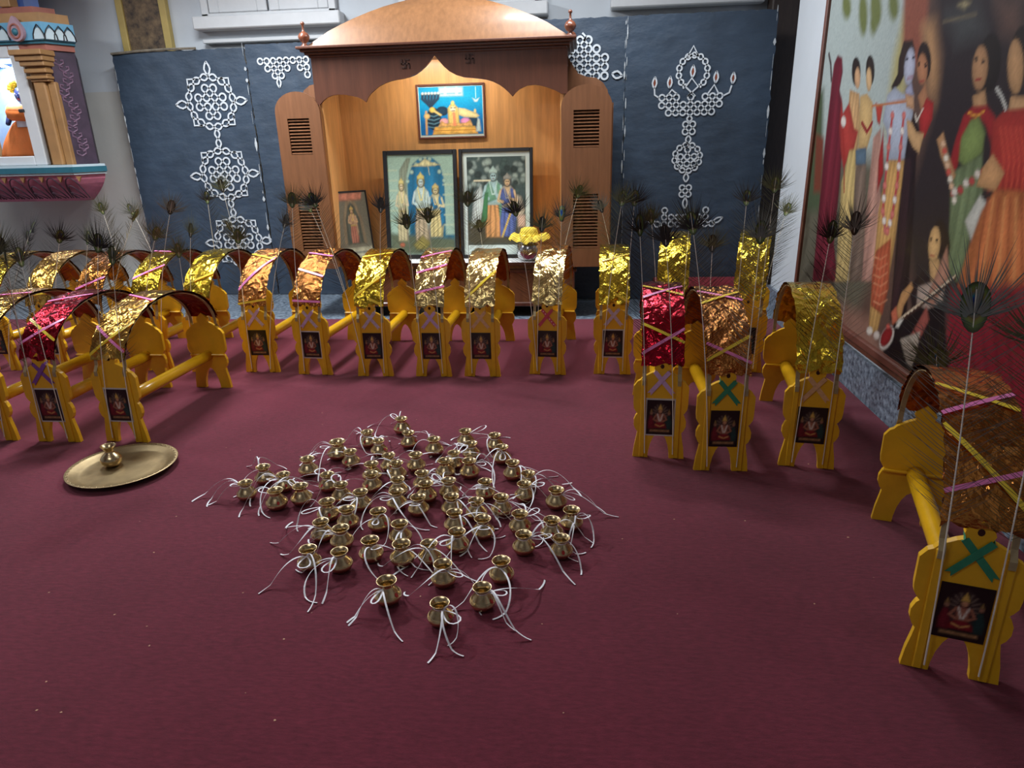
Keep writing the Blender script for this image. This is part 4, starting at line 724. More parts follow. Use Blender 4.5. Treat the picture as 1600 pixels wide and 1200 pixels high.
def wing(x0, x1, top, out):
    """arched side panel with two louvred vents; out = -1 for the left one"""
    xm, w = (x0 + x1) / 2, (x1 - x0) / 2
    v = [(0.62, 1.075, 17), (1.445, 1.735, 11)]
    vx0, vx1 = x0 + 0.10, x1 - 0.10
    mb = MB(); b = 0.46
    mb.box(x0, vx0, -0.035, 0.0, b, top - 0.16); mb.box(vx1, x1, -0.035, 0.0, b, top - 0.16)
    zz = b
    for a0, a1, n in v:
        mb.box(vx0, vx1, -0.035, 0.0, zz, a0); zz = a1
    arch = [(x0, top - 0.16), (x0, zz)] if False else []
    mb.box(vx0, vx1, -0.035, 0.0, zz, top - 0.16)
    pts = [(x0, top - 0.16)] + [(xm - w * math.cos(math.pi * q / 16), top - 0.16 + 0.16 * math.sin(math.pi * q / 16)) for q in range(1, 16)] + [(x1, top - 0.16)]
    mb.prism(pts, -0.035, 0.0)
    wo = obj('wing_panel', mb, M['wood_mid'], ws)
    obj('vent_backing', MB().box(vx0 - 0.02, vx1 + 0.02, 0.012, 0.02, 0.55, 1.8), M['black'], wo)
    for a0, a1, n in v:
        for q in range(n):
            z = a0 + (a1 - a0) * (q + 0.5) / n
            mb = MB(); mb.add([(vx0, -0.03, z - 0.009), (vx1, -0.03, z - 0.009), (vx1, -0.03, z - 0.003), (vx0, -0.03, z - 0.003), (vx0, -0.004, z + 0.004), (vx1, -0.004, z + 0.004), (vx1, -0.004, z + 0.010), (vx0, -0.004, z + 0.010)], [(0, 1, 2, 3), (3, 2, 6, 7), (4, 7, 6, 5), (0, 4, 5, 1), (0, 3, 7, 4), (1, 5, 6, 2)])
            obj('slat', mb, M['wood_mid'], wo)
    # side and rear panels of the wing with a swept top
    xo = x0 if out < 0 else x1
    obj('wing_side', MB().box(xo - 0.012, xo + 0.012, 0.0, 0.55, b, top - 0.14), M['wood_mid'], wo)
    xi = x1 if out < 0 else x0
    pr = [(xo, b), (xi, b)] + [(xi + (xo - xi) * f, top + 0.0 + h) for f, h in ((0, 0.28), (0.1, 0.27), (0.2, 0.2), (0.32, 0.13), (0.5, 0.10), (0.7, 0.09), (0.85, 0.05), (0.95, -0.01), (1.0, -0.10))]
    obj('wing_rear', MB().prism(pr, 0.53, 0.55), M['wood_mid'], wo)
wing(sx(-2.585), sx(-2.195), 1.945, -1); wing(sx(-0.165), sx(0.245), 1.925, 1)
lamp = obj('lamp_tube', MB().tube([(-0.25, 0.03, 2.215), (0.3, 0.03, 2.215)], 0.012, 8), M['tube_glow'], ws)
area_light('shrine_lamp', (SX + 0.02, 6.06, 2.2), (SX + 0.02, 6.32, 1.3), 0.8, 0.05, 62.0, (1.0, 0.94, 0.82))

# ---------------------------------------------------------------- framed pictures and covered pot in the shrine
def framed(name, label, w, h, d, fw, fmat, ops, base, loc, rot, nu, nv, mount=0.0, mountmat=None, group=None):
    t = tag(link(name, None, None, loc, rot), label, 'picture', group)
    for a in ((-w / 2, -w / 2 + fw, 0, h), (w / 2 - fw, w / 2, 0, h)): obj('frame_side', MB().bev(a[0], a[1], -d, 0, a[2], a[3], 0.004), M[fmat], t)
    for a in ((-w / 2 + fw, w / 2 - fw, 0, fw), (-w / 2 + fw, w / 2 - fw, h - fw, h)): obj('frame_rail', MB().bev(a[0], a[1], -d, 0, a[2], a[3], 0.004), M[fmat], t)
    if mount: obj('mount', MB().box(-w / 2 + fw, w / 2 - fw, -0.010, -0.004, fw, h - fw), M[mountmat], t)
    m0, m1, mz0, mz1 = -w / 2 + fw + mount, w / 2 - fw - mount, fw + mount * 2.2, h - fw - mount
    if not mount: mz0 = fw
    me = print_mesh('print', 0, 1, 0, 1, nu, nv, ops, base, lambda u, v: (m0 + (m1 - m0) * u, -0.012, mz0 + (mz1 - mz0) * v), M['print_matte'], 0.06, 1.0, 0.012)
    link('print', me, t)
    return t
S = 0.02
ops = [('p', [(0, 0.62), (1, 0.62), (1, 1), (0, 1)], (10, 170, 216), 0.4), ('p', [(0, 0), (1, 0), (1, 0.3), (0, 0.3)], (20, 84, 160), 0.3),
       ('p', [(0.32, 0.99), (0.32, 0.8), (0.7, 0.8), (0.7, 0.99)], (190, 226, 232), 0.04), ('s', [(0.36, 0.86), (0.66, 0.86)], 0.03, (120, 170, 190), 0.02), ('s', [(0.42, 0.97), (0.42, 0.84)], 0.03, (236, 240, 236), 0.02), ('s', [(0.6, 0.97), (0.6, 0.84)], 0.03, (236, 240, 236), 0.02)]
for i in range(6): ops += [('s', [(0.17 + 0.002 * i, 0.6), (0.05 + 0.05 * i, 0.76), (0.06 + 0.05 * i, 0.86)], 0.045, (36, 60, 84), S), ('p', el(0.06 + 0.05 * i, 0.875, 0.022, 0.028), (206, 220, 214), S)]
ops += [('p', el(0.22, 0.34, 0.12, 0.24), (26, 48, 64), S), ('p', el(0.36, 0.5, 0.1, 0.1), (30, 60, 84), S), ('p', el(0.84, 0.26, 0.09, 0.12), (30, 64, 90), S)]
for i in range(4): ops.append(('s', [(0.12, 0.42 - 0.08 * i), (0.22, 0.39 - 0.08 * i), (0.31, 0.43 - 0.08 * i)], 0.016, (110, 160, 180), S))
ops += [('p', el(0.2, 0.53, 0.05, 0.06), (226, 196, 96), S), ('s', [(0.24, 0.5), (0.33, 0.42)], 0.04, (226, 206, 130), S), ('p', [(0.62, 0.56), (0.72, 0.54), (0.9, 0.44), (0.95, 0.38), (0.9, 0.34), (0.7, 0.36), (0.6, 0.42)], (236, 220, 160), S), ('p', el(0.88, 0.48, 0.02, 0.05), (226, 206, 130), S),
        ('p', [(0.44, 0.1), (0.45, 0.56), (0.5, 0.64), (0.56, 0.64), (0.61, 0.56), (0.64, 0.1)], (232, 206, 120), S), ('p', el(0.53, 0.66, 0.03, 0.05), (236, 216, 130), S), ('p', el(0.53, 0.535, 0.05, 0.06), (236, 226, 196), S), ('s', [(0.5, 0.56), (0.515, 0.56)], 0.02, (50, 40, 40), 0.01), ('s', [(0.55, 0.56), (0.565, 0.56)], 0.02, (50, 40, 40), 0.01), ('s', [(0.515, 0.5), (0.555, 0.5)], 0.012, (120, 50, 50), 0.01),
        ('p', el(0.38, 0.28, 0.07, 0.07), (236, 170, 180), S), ('p', el(0.72, 0.28, 0.08, 0.07), (230, 150, 200), S), ('p', [(0.28, 0.17), (0.84, 0.17), (0.8, 0.3), (0.72, 0.24), (0.4, 0.24), (0.34, 0.3)], (232, 180, 110), S), ('s', [(0.54, 0.45), (0.55, 0.2)], 0.05, (240, 150, 110), S),
        ('p', [(0.18, 0.0), (0.23, 0.17), (0.87, 0.17), (0.92, 0.0)], (232, 182, 92), S), ('s', [(0.2, 0.09), (0.9, 0.09)], 0.012, (196, 126, 52), 0.01), ('s', [(0.1, 0.5), (0.09, 0.02)], 0.03, (216, 170, 100), S), ('p', el(0.11, 0.4, 0.05, 0.06), (226, 190, 120), S), ('p', [(0.88, 0.05), (0.97, 0.05), (0.95, 0.3), (0.92, 0.35), (0.9, 0.2)], (190, 210, 210), S), ('p', [(0.84, 0.76), (0.9, 0.72), (0.96, 0.76), (0.92, 0.67), (0.88, 0.67)], (200, 236, 240), S), ('s', [(0.9, 0.98), (0.9, 0.75)], 0.01, (170, 226, 236), 0.01)]
framed('framed_picture', 'small blue picture of a golden reclining figure hung high in the shrine', 0.615, 0.455, 0.022, 0.017, 'frame_brown', ops, (10, 140, 210), (-1.155, 6.428, 1.545), (0, 0, 0), 90, 66, 0.008, 'mat_pale')
ops = [('p', [(0.12, 0.2), (0.3, 0.2), (0.3, 0.7), (0.4, 0.9), (0.6, 0.97), (0.78, 0.9), (0.85, 0.7), (0.86, 0.2), (1, 0.2), (1, 0)], (26, 110, 140), 0.03),
       ('p', [(0.3, 0.3), (0.3, 0.75), (0.38, 0.9), (0.5, 0.97), (0.68, 0.97), (0.8, 0.9), (0.86, 0.75), (0.86, 0.3)], (34, 112, 150), 0.02), ('p', [(0.16, 0.55), (0.18, 0.85), (0.3, 0.97), (0.36, 0.97), (0.29, 0.8), (0.28, 0.55)], (130, 140, 120), 0.02)]
for i in range(9): ops.append(('p', el(0.3 + 0.07 * i, 0.74 + 0.23 * math.sin(math.pi * i / 8), 0.03, 0.022), (150, 176, 160), 0.015))
for i in range(12): ops.append(('s', [(0.0 if i % 2 else 0.84, 0.3 + 0.05 * i), (0.14 if i % 2 else 1.0, 0.3 + 0.05 * i)], 0.012, (176, 190, 160), 0.02))
ops += [('p', [(0.36, 0.885), (0.5, 0.92), (0.58, 0.96), (0.66, 0.925), (0.82, 0.895), (0.6, 0.88)], (206, 200, 150), 0.015), ('s', [(0.62, 0.89), (0.64, 0.8)], 0.01, (190, 190, 150), 0.01), ('p', [(0, 0), (1, 0), (1, 0.16), (0, 0.22)], (88, 98, 78), 0.05)]
def fig(x, z0, z1, wd, robe, leg, skin, crown):
    """a standing robed figure: skirt with folds, upper body, arms, head with headdress"""
    h = z1 - z0; dk = lambda c, f: tuple(int(v * f) for v in c)
    o = [('p', [(x - wd * 0.75, z0 + h * 0.03), (x - wd * 0.8, z0 + h * 0.25), (x - wd * 0.55, z0 + h * 0.5), (x + wd * 0.55, z0 + h * 0.5), (x + wd * 0.85, z0 + h * 0.22), (x + wd * 0.7, z0 + h * 0.03)], leg, 0.025)]
    for q in range(6):
        u = -0.6 + 0.24 * q; o.append(('s', [(x + wd * u * 0.7, z0 + h * 0.48), (x + wd * (u * 1.1 + 0.06), z0 + h * 0.25), (x + wd * u, z0 + h * 0.05)], wd * 0.09, dk(leg, 0.72 if q % 2 else 1.12), 0.012))
    o += [('p', [(x - wd * 0.5, z0 + h * 0.48), (x - wd * 0.62, z0 + h * 0.62), (x - wd * 0.72, z0 + h * 0.74), (x - wd * 0.25, z0 + h * 0.81), (x + wd * 0.25, z0 + h * 0.81), (x + wd * 0.72, z0 + h * 0.74), (x + wd * 0.6, z0 + h * 0.62), (x + wd * 0.5, z0 + h * 0.48)], skin, 0.02),
          ('p', [(x + wd * 0.25, z0 + h * 0.8), (x + wd * 0.8, z0 + h * 0.72), (x + wd * 0.95, z0 + h * 0.3), (x + wd * 0.6, z0 + h * 0.2), (x + wd * 0.45, z0 + h * 0.5)], robe, 0.02), ('p', [(x - wd * 0.3, z0 + h * 0.8), (x - wd * 0.75, z0 + h * 0.7), (x - wd * 0.6, z0 + h * 0.5), (x + wd * 0.3, z0 + h * 0.55)], robe, 0.02),
          ('s', [(x - wd * 0.7, z0 + h * 0.72), (x - wd * 0.95, z0 + h * 0.58), (x - wd * 0.45, z0 + h * 0.56)], wd * 0.2, skin, 0.012), ('s', [(x + wd * 0.7, z0 + h * 0.72), (x + wd * 0.95, z0 + h * 0.58), (x + wd * 0.35, z0 + h * 0.6)], wd * 0.2, skin, 0.012),
          ('p', el(x, z0 + h * 0.868, wd * 0.46, h * 0.085), dk(crown, 0.6), 0.012), ('p', el(x, z0 + h * 0.855, wd * 0.27, h * 0.055), skin, 0.01), ('p', [(x - wd * 0.36, z0 + h * 0.9), (x - wd * 0.4, z0 + h * 0.94), (x - wd * 0.18, z0 + h * 0.965), (x, z0 + h * 1.0), (x + wd * 0.18, z0 + h * 0.965), (x + wd * 0.4, z0 + h * 0.94), (x + wd * 0.36, z0 + h * 0.9)], crown, 0.012),
          ('s', [(x - wd * 0.1, z0 + h * 0.865), (x - wd * 0.05, z0 + h * 0.865)], wd * 0.09, (50, 40, 40), 0.008), ('s', [(x + wd * 0.07, z0 + h * 0.865), (x + wd * 0.12, z0 + h * 0.865)], wd * 0.09, (50, 40, 40), 0.008), ('s', [(x - wd * 0.06, z0 + h * 0.828), (x + wd * 0.08, z0 + h * 0.828)], wd * 0.05, (130, 70, 66), 0.008),
          ('s', [(x - wd * 0.35, z0 + h * 0.79), (x - wd * 0.12, z0 + h * 0.62), (x + wd * 0.1, z0 + h * 0.62), (x + wd * 0.35, z0 + h * 0.79)], wd * 0.09, dk(crown, 1.1), 0.01), ('s', [(x - wd * 0.52, z0 + h * 0.49), (x + wd * 0.52, z0 + h * 0.49)], wd * 0.14, dk(crown, 0.9), 0.012)]
    return o
ops += fig(0.2, 0.12, 0.78, 0.1, (176, 176, 140), (190, 180, 140), (200, 186, 150), (206, 190, 120)) + fig(0.72, 0.16, 0.72, 0.13, (40, 120, 160), (200, 186, 130), (206, 196, 150), (196, 176, 110)) + fig(0.5, 0.1, 0.83, 0.14, (170, 186, 170), (176, 160, 130), (180, 200, 196), (206, 190, 110))
ops += [('p', [(0.35, 0.1), (0.5, 0.2), (0.62, 0.12), (0.55, 0.05), (0.4, 0.05)], (140, 130, 70), 0.03), ('p', el(0.18, 0.1, 0.04, 0.025), (170, 96, 70), 0.02)]
framed('framed_picture', 'black framed picture of standing figures under a teal arch in the shrine', 0.675, 0.955, 0.025, 0.036, 'frame_black', ops, (150, 178, 160), (-1.445, 6.22, 0.505), (R(-7), 0, 0), 84, 120)
ops = [('p', [(0, 0), (1, 0), (1, 0.2), (0, 0.25)], (80, 76, 62), 0.06)]
r = random.Random(5)
for i in range(60): ops.append(('p', el(r.random(), 0.6 + 0.4 * r.random(), 0.05, 0.035), r.choice([(70, 88, 84), (130, 146, 140), (50, 62, 60), (150, 166, 156)]), 0.03))
ops += [('p', [(0.05, 0.2), (0.12, 0.6), (0.24, 0.68), (0.3, 0.5), (0.3, 0.3)], (196, 206, 200), 0.03), ('p', [(0.78, 0.3), (0.8, 0.58), (0.93, 0.55), (0.99, 0.4), (0.95, 0.3)], (190, 180, 160), 0.03), ('p', [(0.86, 0.2), (1, 0.2), (1, 0.34), (0.86, 0.34)], (206, 176, 160), 0.03)]
ops += fig(0.45, 0.06, 0.9, 0.19, (110, 160, 130), (206, 150, 96), (168, 200, 200), (176, 200, 190)) + fig(0.69, 0.07, 0.82, 0.17, (84, 100, 156), (90, 108, 170), (214, 184, 140), (150, 150, 140))
ops += [('p', [(0.22, 0.25), (0.3, 0.6), (0.36, 0.6), (0.34, 0.3), (0.28, 0.22)], (70, 130, 84), 0.02), ('s', [(0.12, 0.735), (0.4, 0.735)], 0.016, (236, 226, 190), 0.01), ('s', [(0.6, 0.1), (0.74, 0.36)], 0.03, (210, 180, 90), 0.02)]
framed('framed_picture', 'black framed picture with pale mount, a couple with a flute, in the shrine', 0.665, 0.955, 0.025, 0.03, 'frame_black', ops, (70, 86, 84), (-0.757, 6.22, 0.505), (R(-7), 0, 0), 84, 120, 0.04, 'mat_pale')
ops = [('p', [(0.15, 0.22), (0.2, 0.6), (0.35, 0.86), (0.5, 0.95), (0.65, 0.86), (0.8, 0.6), (0.85, 0.22)], (150, 132, 104), 0.04), ('p', [(0.24, 0.22), (0.28, 0.6), (0.4, 0.8), (0.5, 0.86), (0.6, 0.8), (0.72, 0.6), (0.76, 0.22)], (88, 92, 80), 0.04)] + fig(0.5, 0.22, 0.8, 0.15, (176, 140, 110), (170, 110, 90), (196, 160, 120), (190, 160, 90)) + [('p', [(0, 0), (1, 0), (1, 0.17), (0, 0.17)], (170, 166, 140), 0.02), ('s', [(0.2, 0.09), (0.8, 0.09)], 0.03, (110, 116, 110), 0.03), ('p', [(0.15, 0.88), (0.85, 0.88), (0.9, 1), (0.1, 1)], (186, 120, 96), 0.04)]
framed('framed_picture', 'narrow old picture leaning in the left corner inside the wooden shrine', 0.34, 0.62, 0.02, 0.014, 'frame_black', ops, (112, 108, 92), (-2.055, 6.17, 0.505), (R(-8), R(0), R(42)), 44, 80)
cpot = thing('covered_pot', 'steel pot topped with a pleated yellow cloth at the right end of the shrine shelf', 'pot', (-0.455, 6.09, 0.503))
obj('body', MB().lathe([(0.0, 0), (0.07, 0), (0.095, 0.02), (0.112, 0.06), (0.114, 0.10), (0.10, 0.145), (0.085, 0.165), (0.09, 0.18)], n=28), M['steel'], cpot, True)
mb = MB(); rs = []
for k in range(9):
    f = k / 8; ring = []
    for i in range(72):
        a = 2 * math.pi * i / 72; pleat = math.sin(12 * a) * 0.5 + 0.3 * math.sin(5 * a + 1)
        rad = [0.002, 0.045, 0.07, 0.078, 0.08, 0.098, 0.122, 0.142, 0.156][k] * (1 + (0.10 * pleat if k > 3 else 0.02 * pleat)) * (1.0 + (0.16 * abs(math.cos(a)) if k > 4 else 0))
        z = [0.288, 0.287, 0.276, 0.25, 0.215, 0.214, 0.208, 0.192, 0.168][k] + (0.02 * pleat if k > 4 else 0) + (0.02 * abs(math.cos(a)) if k > 5 else 0)
        ring.append((rad * math.cos(a), rad * 0.9 * math.sin(a), z))
    rs.append(ring)
obj('pleated_cloth', mb.rings(rs, False), M['cloth_yellow'], cpot, True)
obj('cord', MB().tube([(0.086 * math.cos(a), 0.078 * math.sin(a), 0.222) for a in [2 * math.pi * i / 20 for i in range(21)]], 0.005), M['r_yellow'], cpot)
mb = MB()
for s_ in (-1, 1): mb.tube([(0.0, -0.112, 0.10), (s_ * 0.03, -0.115, 0.11), (s_ * 0.034, -0.117, 0.08), (0, -0.113, 0.06)], 0.003)
obj('cord_end', mb, M['brass'], cpot)

# ---------------------------------------------------------------- painted wall shrine at the far left with its idol
ps = thing('niche_shrine', 'painted niche shrine with teal ledge and lotus bracket at the far left', 'shrine', (-5.3, 6.3, 1.0))
def plan(e, x1=-4.77, back=7.24):
    """outline of the niche seen from above, grown by e: front, angled side, slanting back to the wall"""
    q = x1 + 5.3
    return [(-0.85, -e), (q + e * 0.6, -e), (q + 0.10 + e * 0.9, 0.2 - e * 0.2), (q - 0.55, back - 6.3), (-0.85, back - 6.3)]
def tier(name, e, z0, z1, m, x1=-4.77): return obj(name, MB().prism(plan(e, x1), z0 - 1.0, z1 - 1.0, 'z'), M[m], ps)
tier('ledge', 0.10, 1.315, 1.335, 'pale_blue'); tier('ledge', 0.115, 1.335, 1.385, 'teal'); tier('ledge', 0.10, 1.385, 1.405, 'pale_blue')
# lotus bracket under the ledge
rs = []
for q in range(7):
    f = q / 6; e = -0.24 * f ** 1.6 + 0.08; z = 0.315 - 0.25 * f
    rs.append([(-0.85, -e, z), (0.53 + 0.6 * e, -e, z), (0.63 + 0.9 * e, 0.2 - e * 0.2, z), (-0.02, 0.94, z), (-0.85, 0.94, z)])
obj('lotus_bracket', MB().rings(rs, True), M['lotus_pink'], ps)
for q in range(7):
    cx = -0.62 + 0.19 * q
    mb = MB(); 
    for sc in (1.0, 0.62, 0.3):
        mb.tube([(cx + 0.085 * sc * math.cos(a), -0.092 + 0.20 * (1 - max(0.0, math.sin(a))) ** 1.3 * 0.6, 0.10 + 0.19 * sc * math.sin(a)) for a in [math.pi * i / 12 for i in range(13)]], 0.006, 5)
    obj('petal', mb, M['lotus_line'], ps)
    mb = MB(); mb.prism([(cx + 0.07, 0.30), (cx + 0.12, 0.30), (cx + 0.095, 0.25)], -0.086, -0.07); obj('petal_tip', mb, M['ochre'], ps)
# cornice
tier('cornice_tier', 0.03, 2.38, 2.43, 'rust'); tier('cornice_band', 0.07, 2.455, 2.60, 'sky_blue'); tier('cornice_tier', 0.05, 2.43, 2.457, 'teal')
tier('cornice_tier', 0.03, 2.60, 2.68, 'ochre'); tier('cornice_tier', -0.04, 2.68, 2.74, 'rust', -4.83); tier('upper_block', -0.12, 2.74, 3.05, 'blue_tile', -4.91)
obj('upper_post', MB().bev(0.16, 0.26, 0.02, 0.14, 1.74, 2.05), M['ochre'], ps)
def band_petal(px, py, ux, uy):
    mb = MB(); P_ = [(-0.05, 1.462), (0.05, 1.462), (0.044, 1.50), (0.024, 1.535), (0.0, 1.552), (-0.024, 1.535), (-0.044, 1.50)]
    ox, oy = uy, -ux
    mb.add([(px + ux * a + ox * o_, py + uy * a + oy * o_, b) for o_ in (0.0, 0.012) for a, b in P_], [tuple(range(7)), tuple(reversed(range(7, 14)))] + [(i, i + 7, (i + 1) % 7 + 7, (i + 1) % 7) for i in range(7)])
    pe = obj('band_petal', mb, M['pale_blue'], ps)
    mb = MB(); mb.tube([(px + ux * a + ox * 0.013, py + uy * a + oy * 0.013, b) for a, b in ((-0.054, 1.46), (-0.048, 1.50), (-0.028, 1.54), (0.0, 1.575), (0.028, 1.54), (0.048, 1.50), (0.054, 1.46))], 0.006, 5); obj('petal_outline', mb, M['idol_dark'], pe)
for q in range(13):
    cx = -0.8 + 0.112 * q
    if abs(cx - 0.35) > 0.1 and cx < 0.55: band_petal(cx, -0.068, 1, 0)
for f in (0.22, 0.5, 0.78): band_petal(0.575 + 0.12 * f, -0.07 + 0.258 * f, 0.42, 0.907)
mb = MB(); mb.prism([(0.35 + 0.075 * math.cos(a) * (1 if math.sin(a) < 0.2 else 1 - 0.7 * (math.sin(a) - 0.2)), 1.52 + (0.075 if math.sin(a) < 0 else 0.125) * math.sin(a)) for a in [2 * math.pi * i / 24 for i in range(24)]], -0.105, -0.07); md = obj('medallion', mb, M['mauve'], ps)
obj('medallion_ring', MB().tube([(0.35 + 0.045 * math.cos(a), -0.107, 1.525 + 0.055 * math.sin(a)) for a in [2 * math.pi * i / 20 for i in range(21)]], 0.008), M['rust'], md); obj('medallion_gem', MB().ball((0.35, -0.108, 1.52), 0.026, 0.018, 0.03), M['teal'], md, True)
# body: niche box open to the front, side panel, pilaster
obj('niche_wall', MB().box(-0.85, -0.5, 0.03, 0.5, 0.40, 1.38), M['ochre'], ps); obj('niche_wall', MB().box(0.27, 0.50, 0.03, 0.2, 0.40, 1.38), M['ochre'], ps)
obj('niche_back', MB().box(-0.5, 0.27, 0.40, 0.42, 0.40, 1.38), M['niche_blue'], ps); obj('niche_side', MB().box(0.262, 0.27, 0.0, 0.40, 0.40, 1.38), M['idol_white'], ps)
obj('niche_ceiling', MB().box(-0.5, 0.27, 0.03, 0.40, 1.33, 1.38), M['idol_white'], ps); obj('niche_floor', MB().box(-0.5, 0.27, 0.03, 0.40, 0.40, 0.47), M['idol_dark'], ps)
sp = obj('side_panel', MB().prism([(0.54, 0.0), (0.64, 0.2), (0.3, 0.7), (0.5, 0.2), (0.5, 0.0)], 0.40, 1.38, 'z'), M['purple_dark'], ps)
mb = MB(); r = random.Random(2)
for q in range(16):
    z = 0.48 + 0.052 * q; f = 0.45 + 0.16 * math.sin(q * 1.1)
    px, py = 0.54 + 0.10 * f, 0.2 * f
    for s_ in (-1, 1): mb.tube([(px - 0.006, py - 0.008, z), (px - 0.004 + s_ * 0.018, py - 0.008 + s_ * 0.036, z + 0.02), (px - 0.004 + s_ * 0.018, py - 0.008 + s_ * 0.036, z + 0.045), (px - 0.004 + s_ * 0.006, py - 0.006 + s_ * 0.013, z + 0.04)], 0.008, 5)
obj('vine_relief', mb, M['purple_vine'], sp)
pil = obj('pilaster', MB().bev(0.365, 0.475, -0.06, 0.03, 0.40, 1.12, 0.012), M['ochre'], ps); obj('pilaster_fillet', MB().bev(0.475, 0.55, -0.025, 0.03, 0.40, 1.12, 0.008), M['ochre'], ps)
for z0, z1, e in ((1.12, 1.14, 0.01), (1.14, 1.165, 0.03), (1.165, 1.19, 0.005), (1.19, 1.225, 0.035), (1.225, 1.245, 0.012), (1.245, 1.285, 0.05), (1.285, 1.33, 0.07), (1.33, 1.375, 0.095)):
    obj('capital_ring', MB().bev(0.365 - e, 0.52 + e * 0.6, -0.06 - e, 0.03, z0, z1, 0.006), M['ochre'], pil)
df = MB(); df.bev(0.18, 0.295, -0.035, 0.025, 0.405, 1.425, 0.008); df.bev(-0.6, -0.5, -0.035, 0.025, 0.405, 1.425, 0.008); df.bev(-0.5, 0.18, -0.035, 0.025, 0.405, 0.49, 0.008); df.bev(-0.5, 0.18, -0.035, 0.025, 1.325, 1.425, 0.008)
dr = obj('niche_door', df, M['white_paint'], ps); obj('glass_pane', MB().box(-0.5, 0.18, -0.01, -0.006, 0.49, 1.325), M['glass'], dr); obj('door_latch', MB().bev(0.15, 0.2, -0.055, -0.03, 0.87, 0.9, 0.006), M['idol_dark'], dr)
area_light('niche_lamp', (-5.4, 6.45, 2.3), (-5.3, 6.5, 1.5), 0.5, 0.06, 20.0, (0.86, 0.93, 1.0))
idol = thing('idol', 'seated idol in orange cloth with yellow flower crown inside the painted niche', 'statue', (-5.25, 6.48, 1.47))
rs = []
for k in range(9):
    f = k / 8; ring = []
    for i in range(40):
        a = 2 * math.pi * i / 40; rad = 0.34 - 0.21 * f ** 1.7 - (0.03 if k == 8 else 0); fold = 0.09 * math.sin(8 * a + 1.4 * f) * (1 - f * 0.7) + 0.02 * math.sin(13 * a)
        ring.append((rad * (1 + fold) * math.cos(a), rad * 0.42 * (1 + fold) * math.sin(a), 0.36 * f ** 0.95))
    rs.append(ring)
obj('robe', MB().rings(rs, True), M['orange_cloth'], idol, True)
obj('torso', MB().lathe([(0.11, 0.28), (0.105, 0.33), (0.12, 0.39), (0.125, 0.44), (0.09, 0.475), (0.045, 0.49), (0.04, 0.51)], n=18), M['idol_white'], idol, True)
mb = MB(); mb.tube([(-0.10, -0.07, 0.45), (-0.04, -0.13, 0.40), (0.04, -0.13, 0.395), (0.10, -0.07, 0.45)], [0.04, 0.07, 0.07, 0.04], 8); obj('shawl', mb, M['orange_cloth'], idol, True)
for s_ in (-1, 1): obj('arm', MB().tube([(s_ * 0.11, -0.01, 0.45), (s_ * 0.16, -0.05, 0.36), (s_ * 0.12, -0.13, 0.31)], [0.03, 0.026, 0.02], 8), M['idol_blue'], idol, True)
hd = obj('head', MB().ball((0, -0.015, 0.56), 0.062, 0.065, 0.078), M['idol_blue'], idol, True)
for s_ in (-1, 1): obj('eye', MB().ball((s_ * 0.024, -0.072, 0.572), 0.012, 0.008, 0.007), M['idol_white'], hd, True)
obj('nose', MB().ball((0, -0.08, 0.552), 0.008, 0.012, 0.016), M['idol_blue'], hd, True); obj('mouth', MB().ball((0, -0.073, 0.526), 0.016, 0.006, 0.004), M['vermilion'], hd, True)
r = random.Random(4)
for q in range(16):
    a = math.pi * (q % 8) / 7; ly = q // 8
    mb = MB(); c_ = (0.085 * math.cos(a), -0.02 - 0.03 * ly, 0.60 + 0.055 * math.sin(a) + 0.02 * ly)
    mb.ball(c_, 0.024, 0.02, 0.02, 8, 5); obj('flower', mb, M['flower_yellow'], idol, True)
for q in range(4): obj('flower', MB().ball((0.085 + 0.01 * q, -0.07, 0.47 + 0.02 * (q % 2)), 0.022, 0.02, 0.02, 8, 5), M['flower_yellow'], idol, True)
# ---------------------------------------------------------------- decorated kavadi frames
KL = 0.88            # distance between the two end boards
HALF = [(0.125, 0), (0.119, 0.06), (0.110, 0.11), (0.106, 0.138), (0.116, 0.15), (0.125, 0.172), (0.125, 0.200), (0.116, 0.224), (0.108, 0.233), (0.117, 0.243), (0.127, 0.260), (0.130, 0.285), (0.130, 0.375), (0.113, 0.400), (0.100, 0.407), (0.090, 0.420), (0.050, 0.444), (0.030, 0.452), (0.037, 0.470), (0.033, 0.482), (0.0, 0.512)]
INNER = [(0.052, 0), (0.050, 0.03), (0.043, 0.07), (0.031, 0.105), (0.016, 0.130), (0.0, 0.140)]
outline = HALF + [(-x, z) for x, z in reversed(HALF[:-1])] + [(-x, z) for x, z in INNER] + [(x, z) for x, z in reversed(INNER[:-1])]
def board_mesh():
    mb = MB(); mb.prism(outline, -0.011, 0.011)
    me = mb.mesh('end_board'); me.materials.append(M['kavadi_yellow'])
    return me
BOARD = board_mesh()
RAIL = MB().bev(-0.012, 0.012, -0.009, 0.0, 0.004, 0.412, 0.003).mesh('rail'); RAIL.materials.append(M['kavadi_yellow'])
LEDGE = MB().bev(-0.118, 0.118, -0.016, 0.0, 0.225, 0.237, 0.003).mesh('ledge'); LEDGE.materials.append(M['kavadi_yellow'])
POLE = MB().tube([(0, 0.005, 0.225), (0, KL * 0.33, 0.225), (0, KL * 0.66, 0.225), (0, KL - 0.005, 0.225)], 0.034, 16).mesh('pole', True); POLE.materials.append(M['pole_yellow'])
HOLE = MB().prism([(0.009 * math.cos(a), 0.478 + 0.011 * math.sin(a)) for a in [2 * math.pi * i / 10 for i in range(10)]], -0.0118, -0.009).mesh('peg_hole'); HOLE.materials.append(M['hole'])
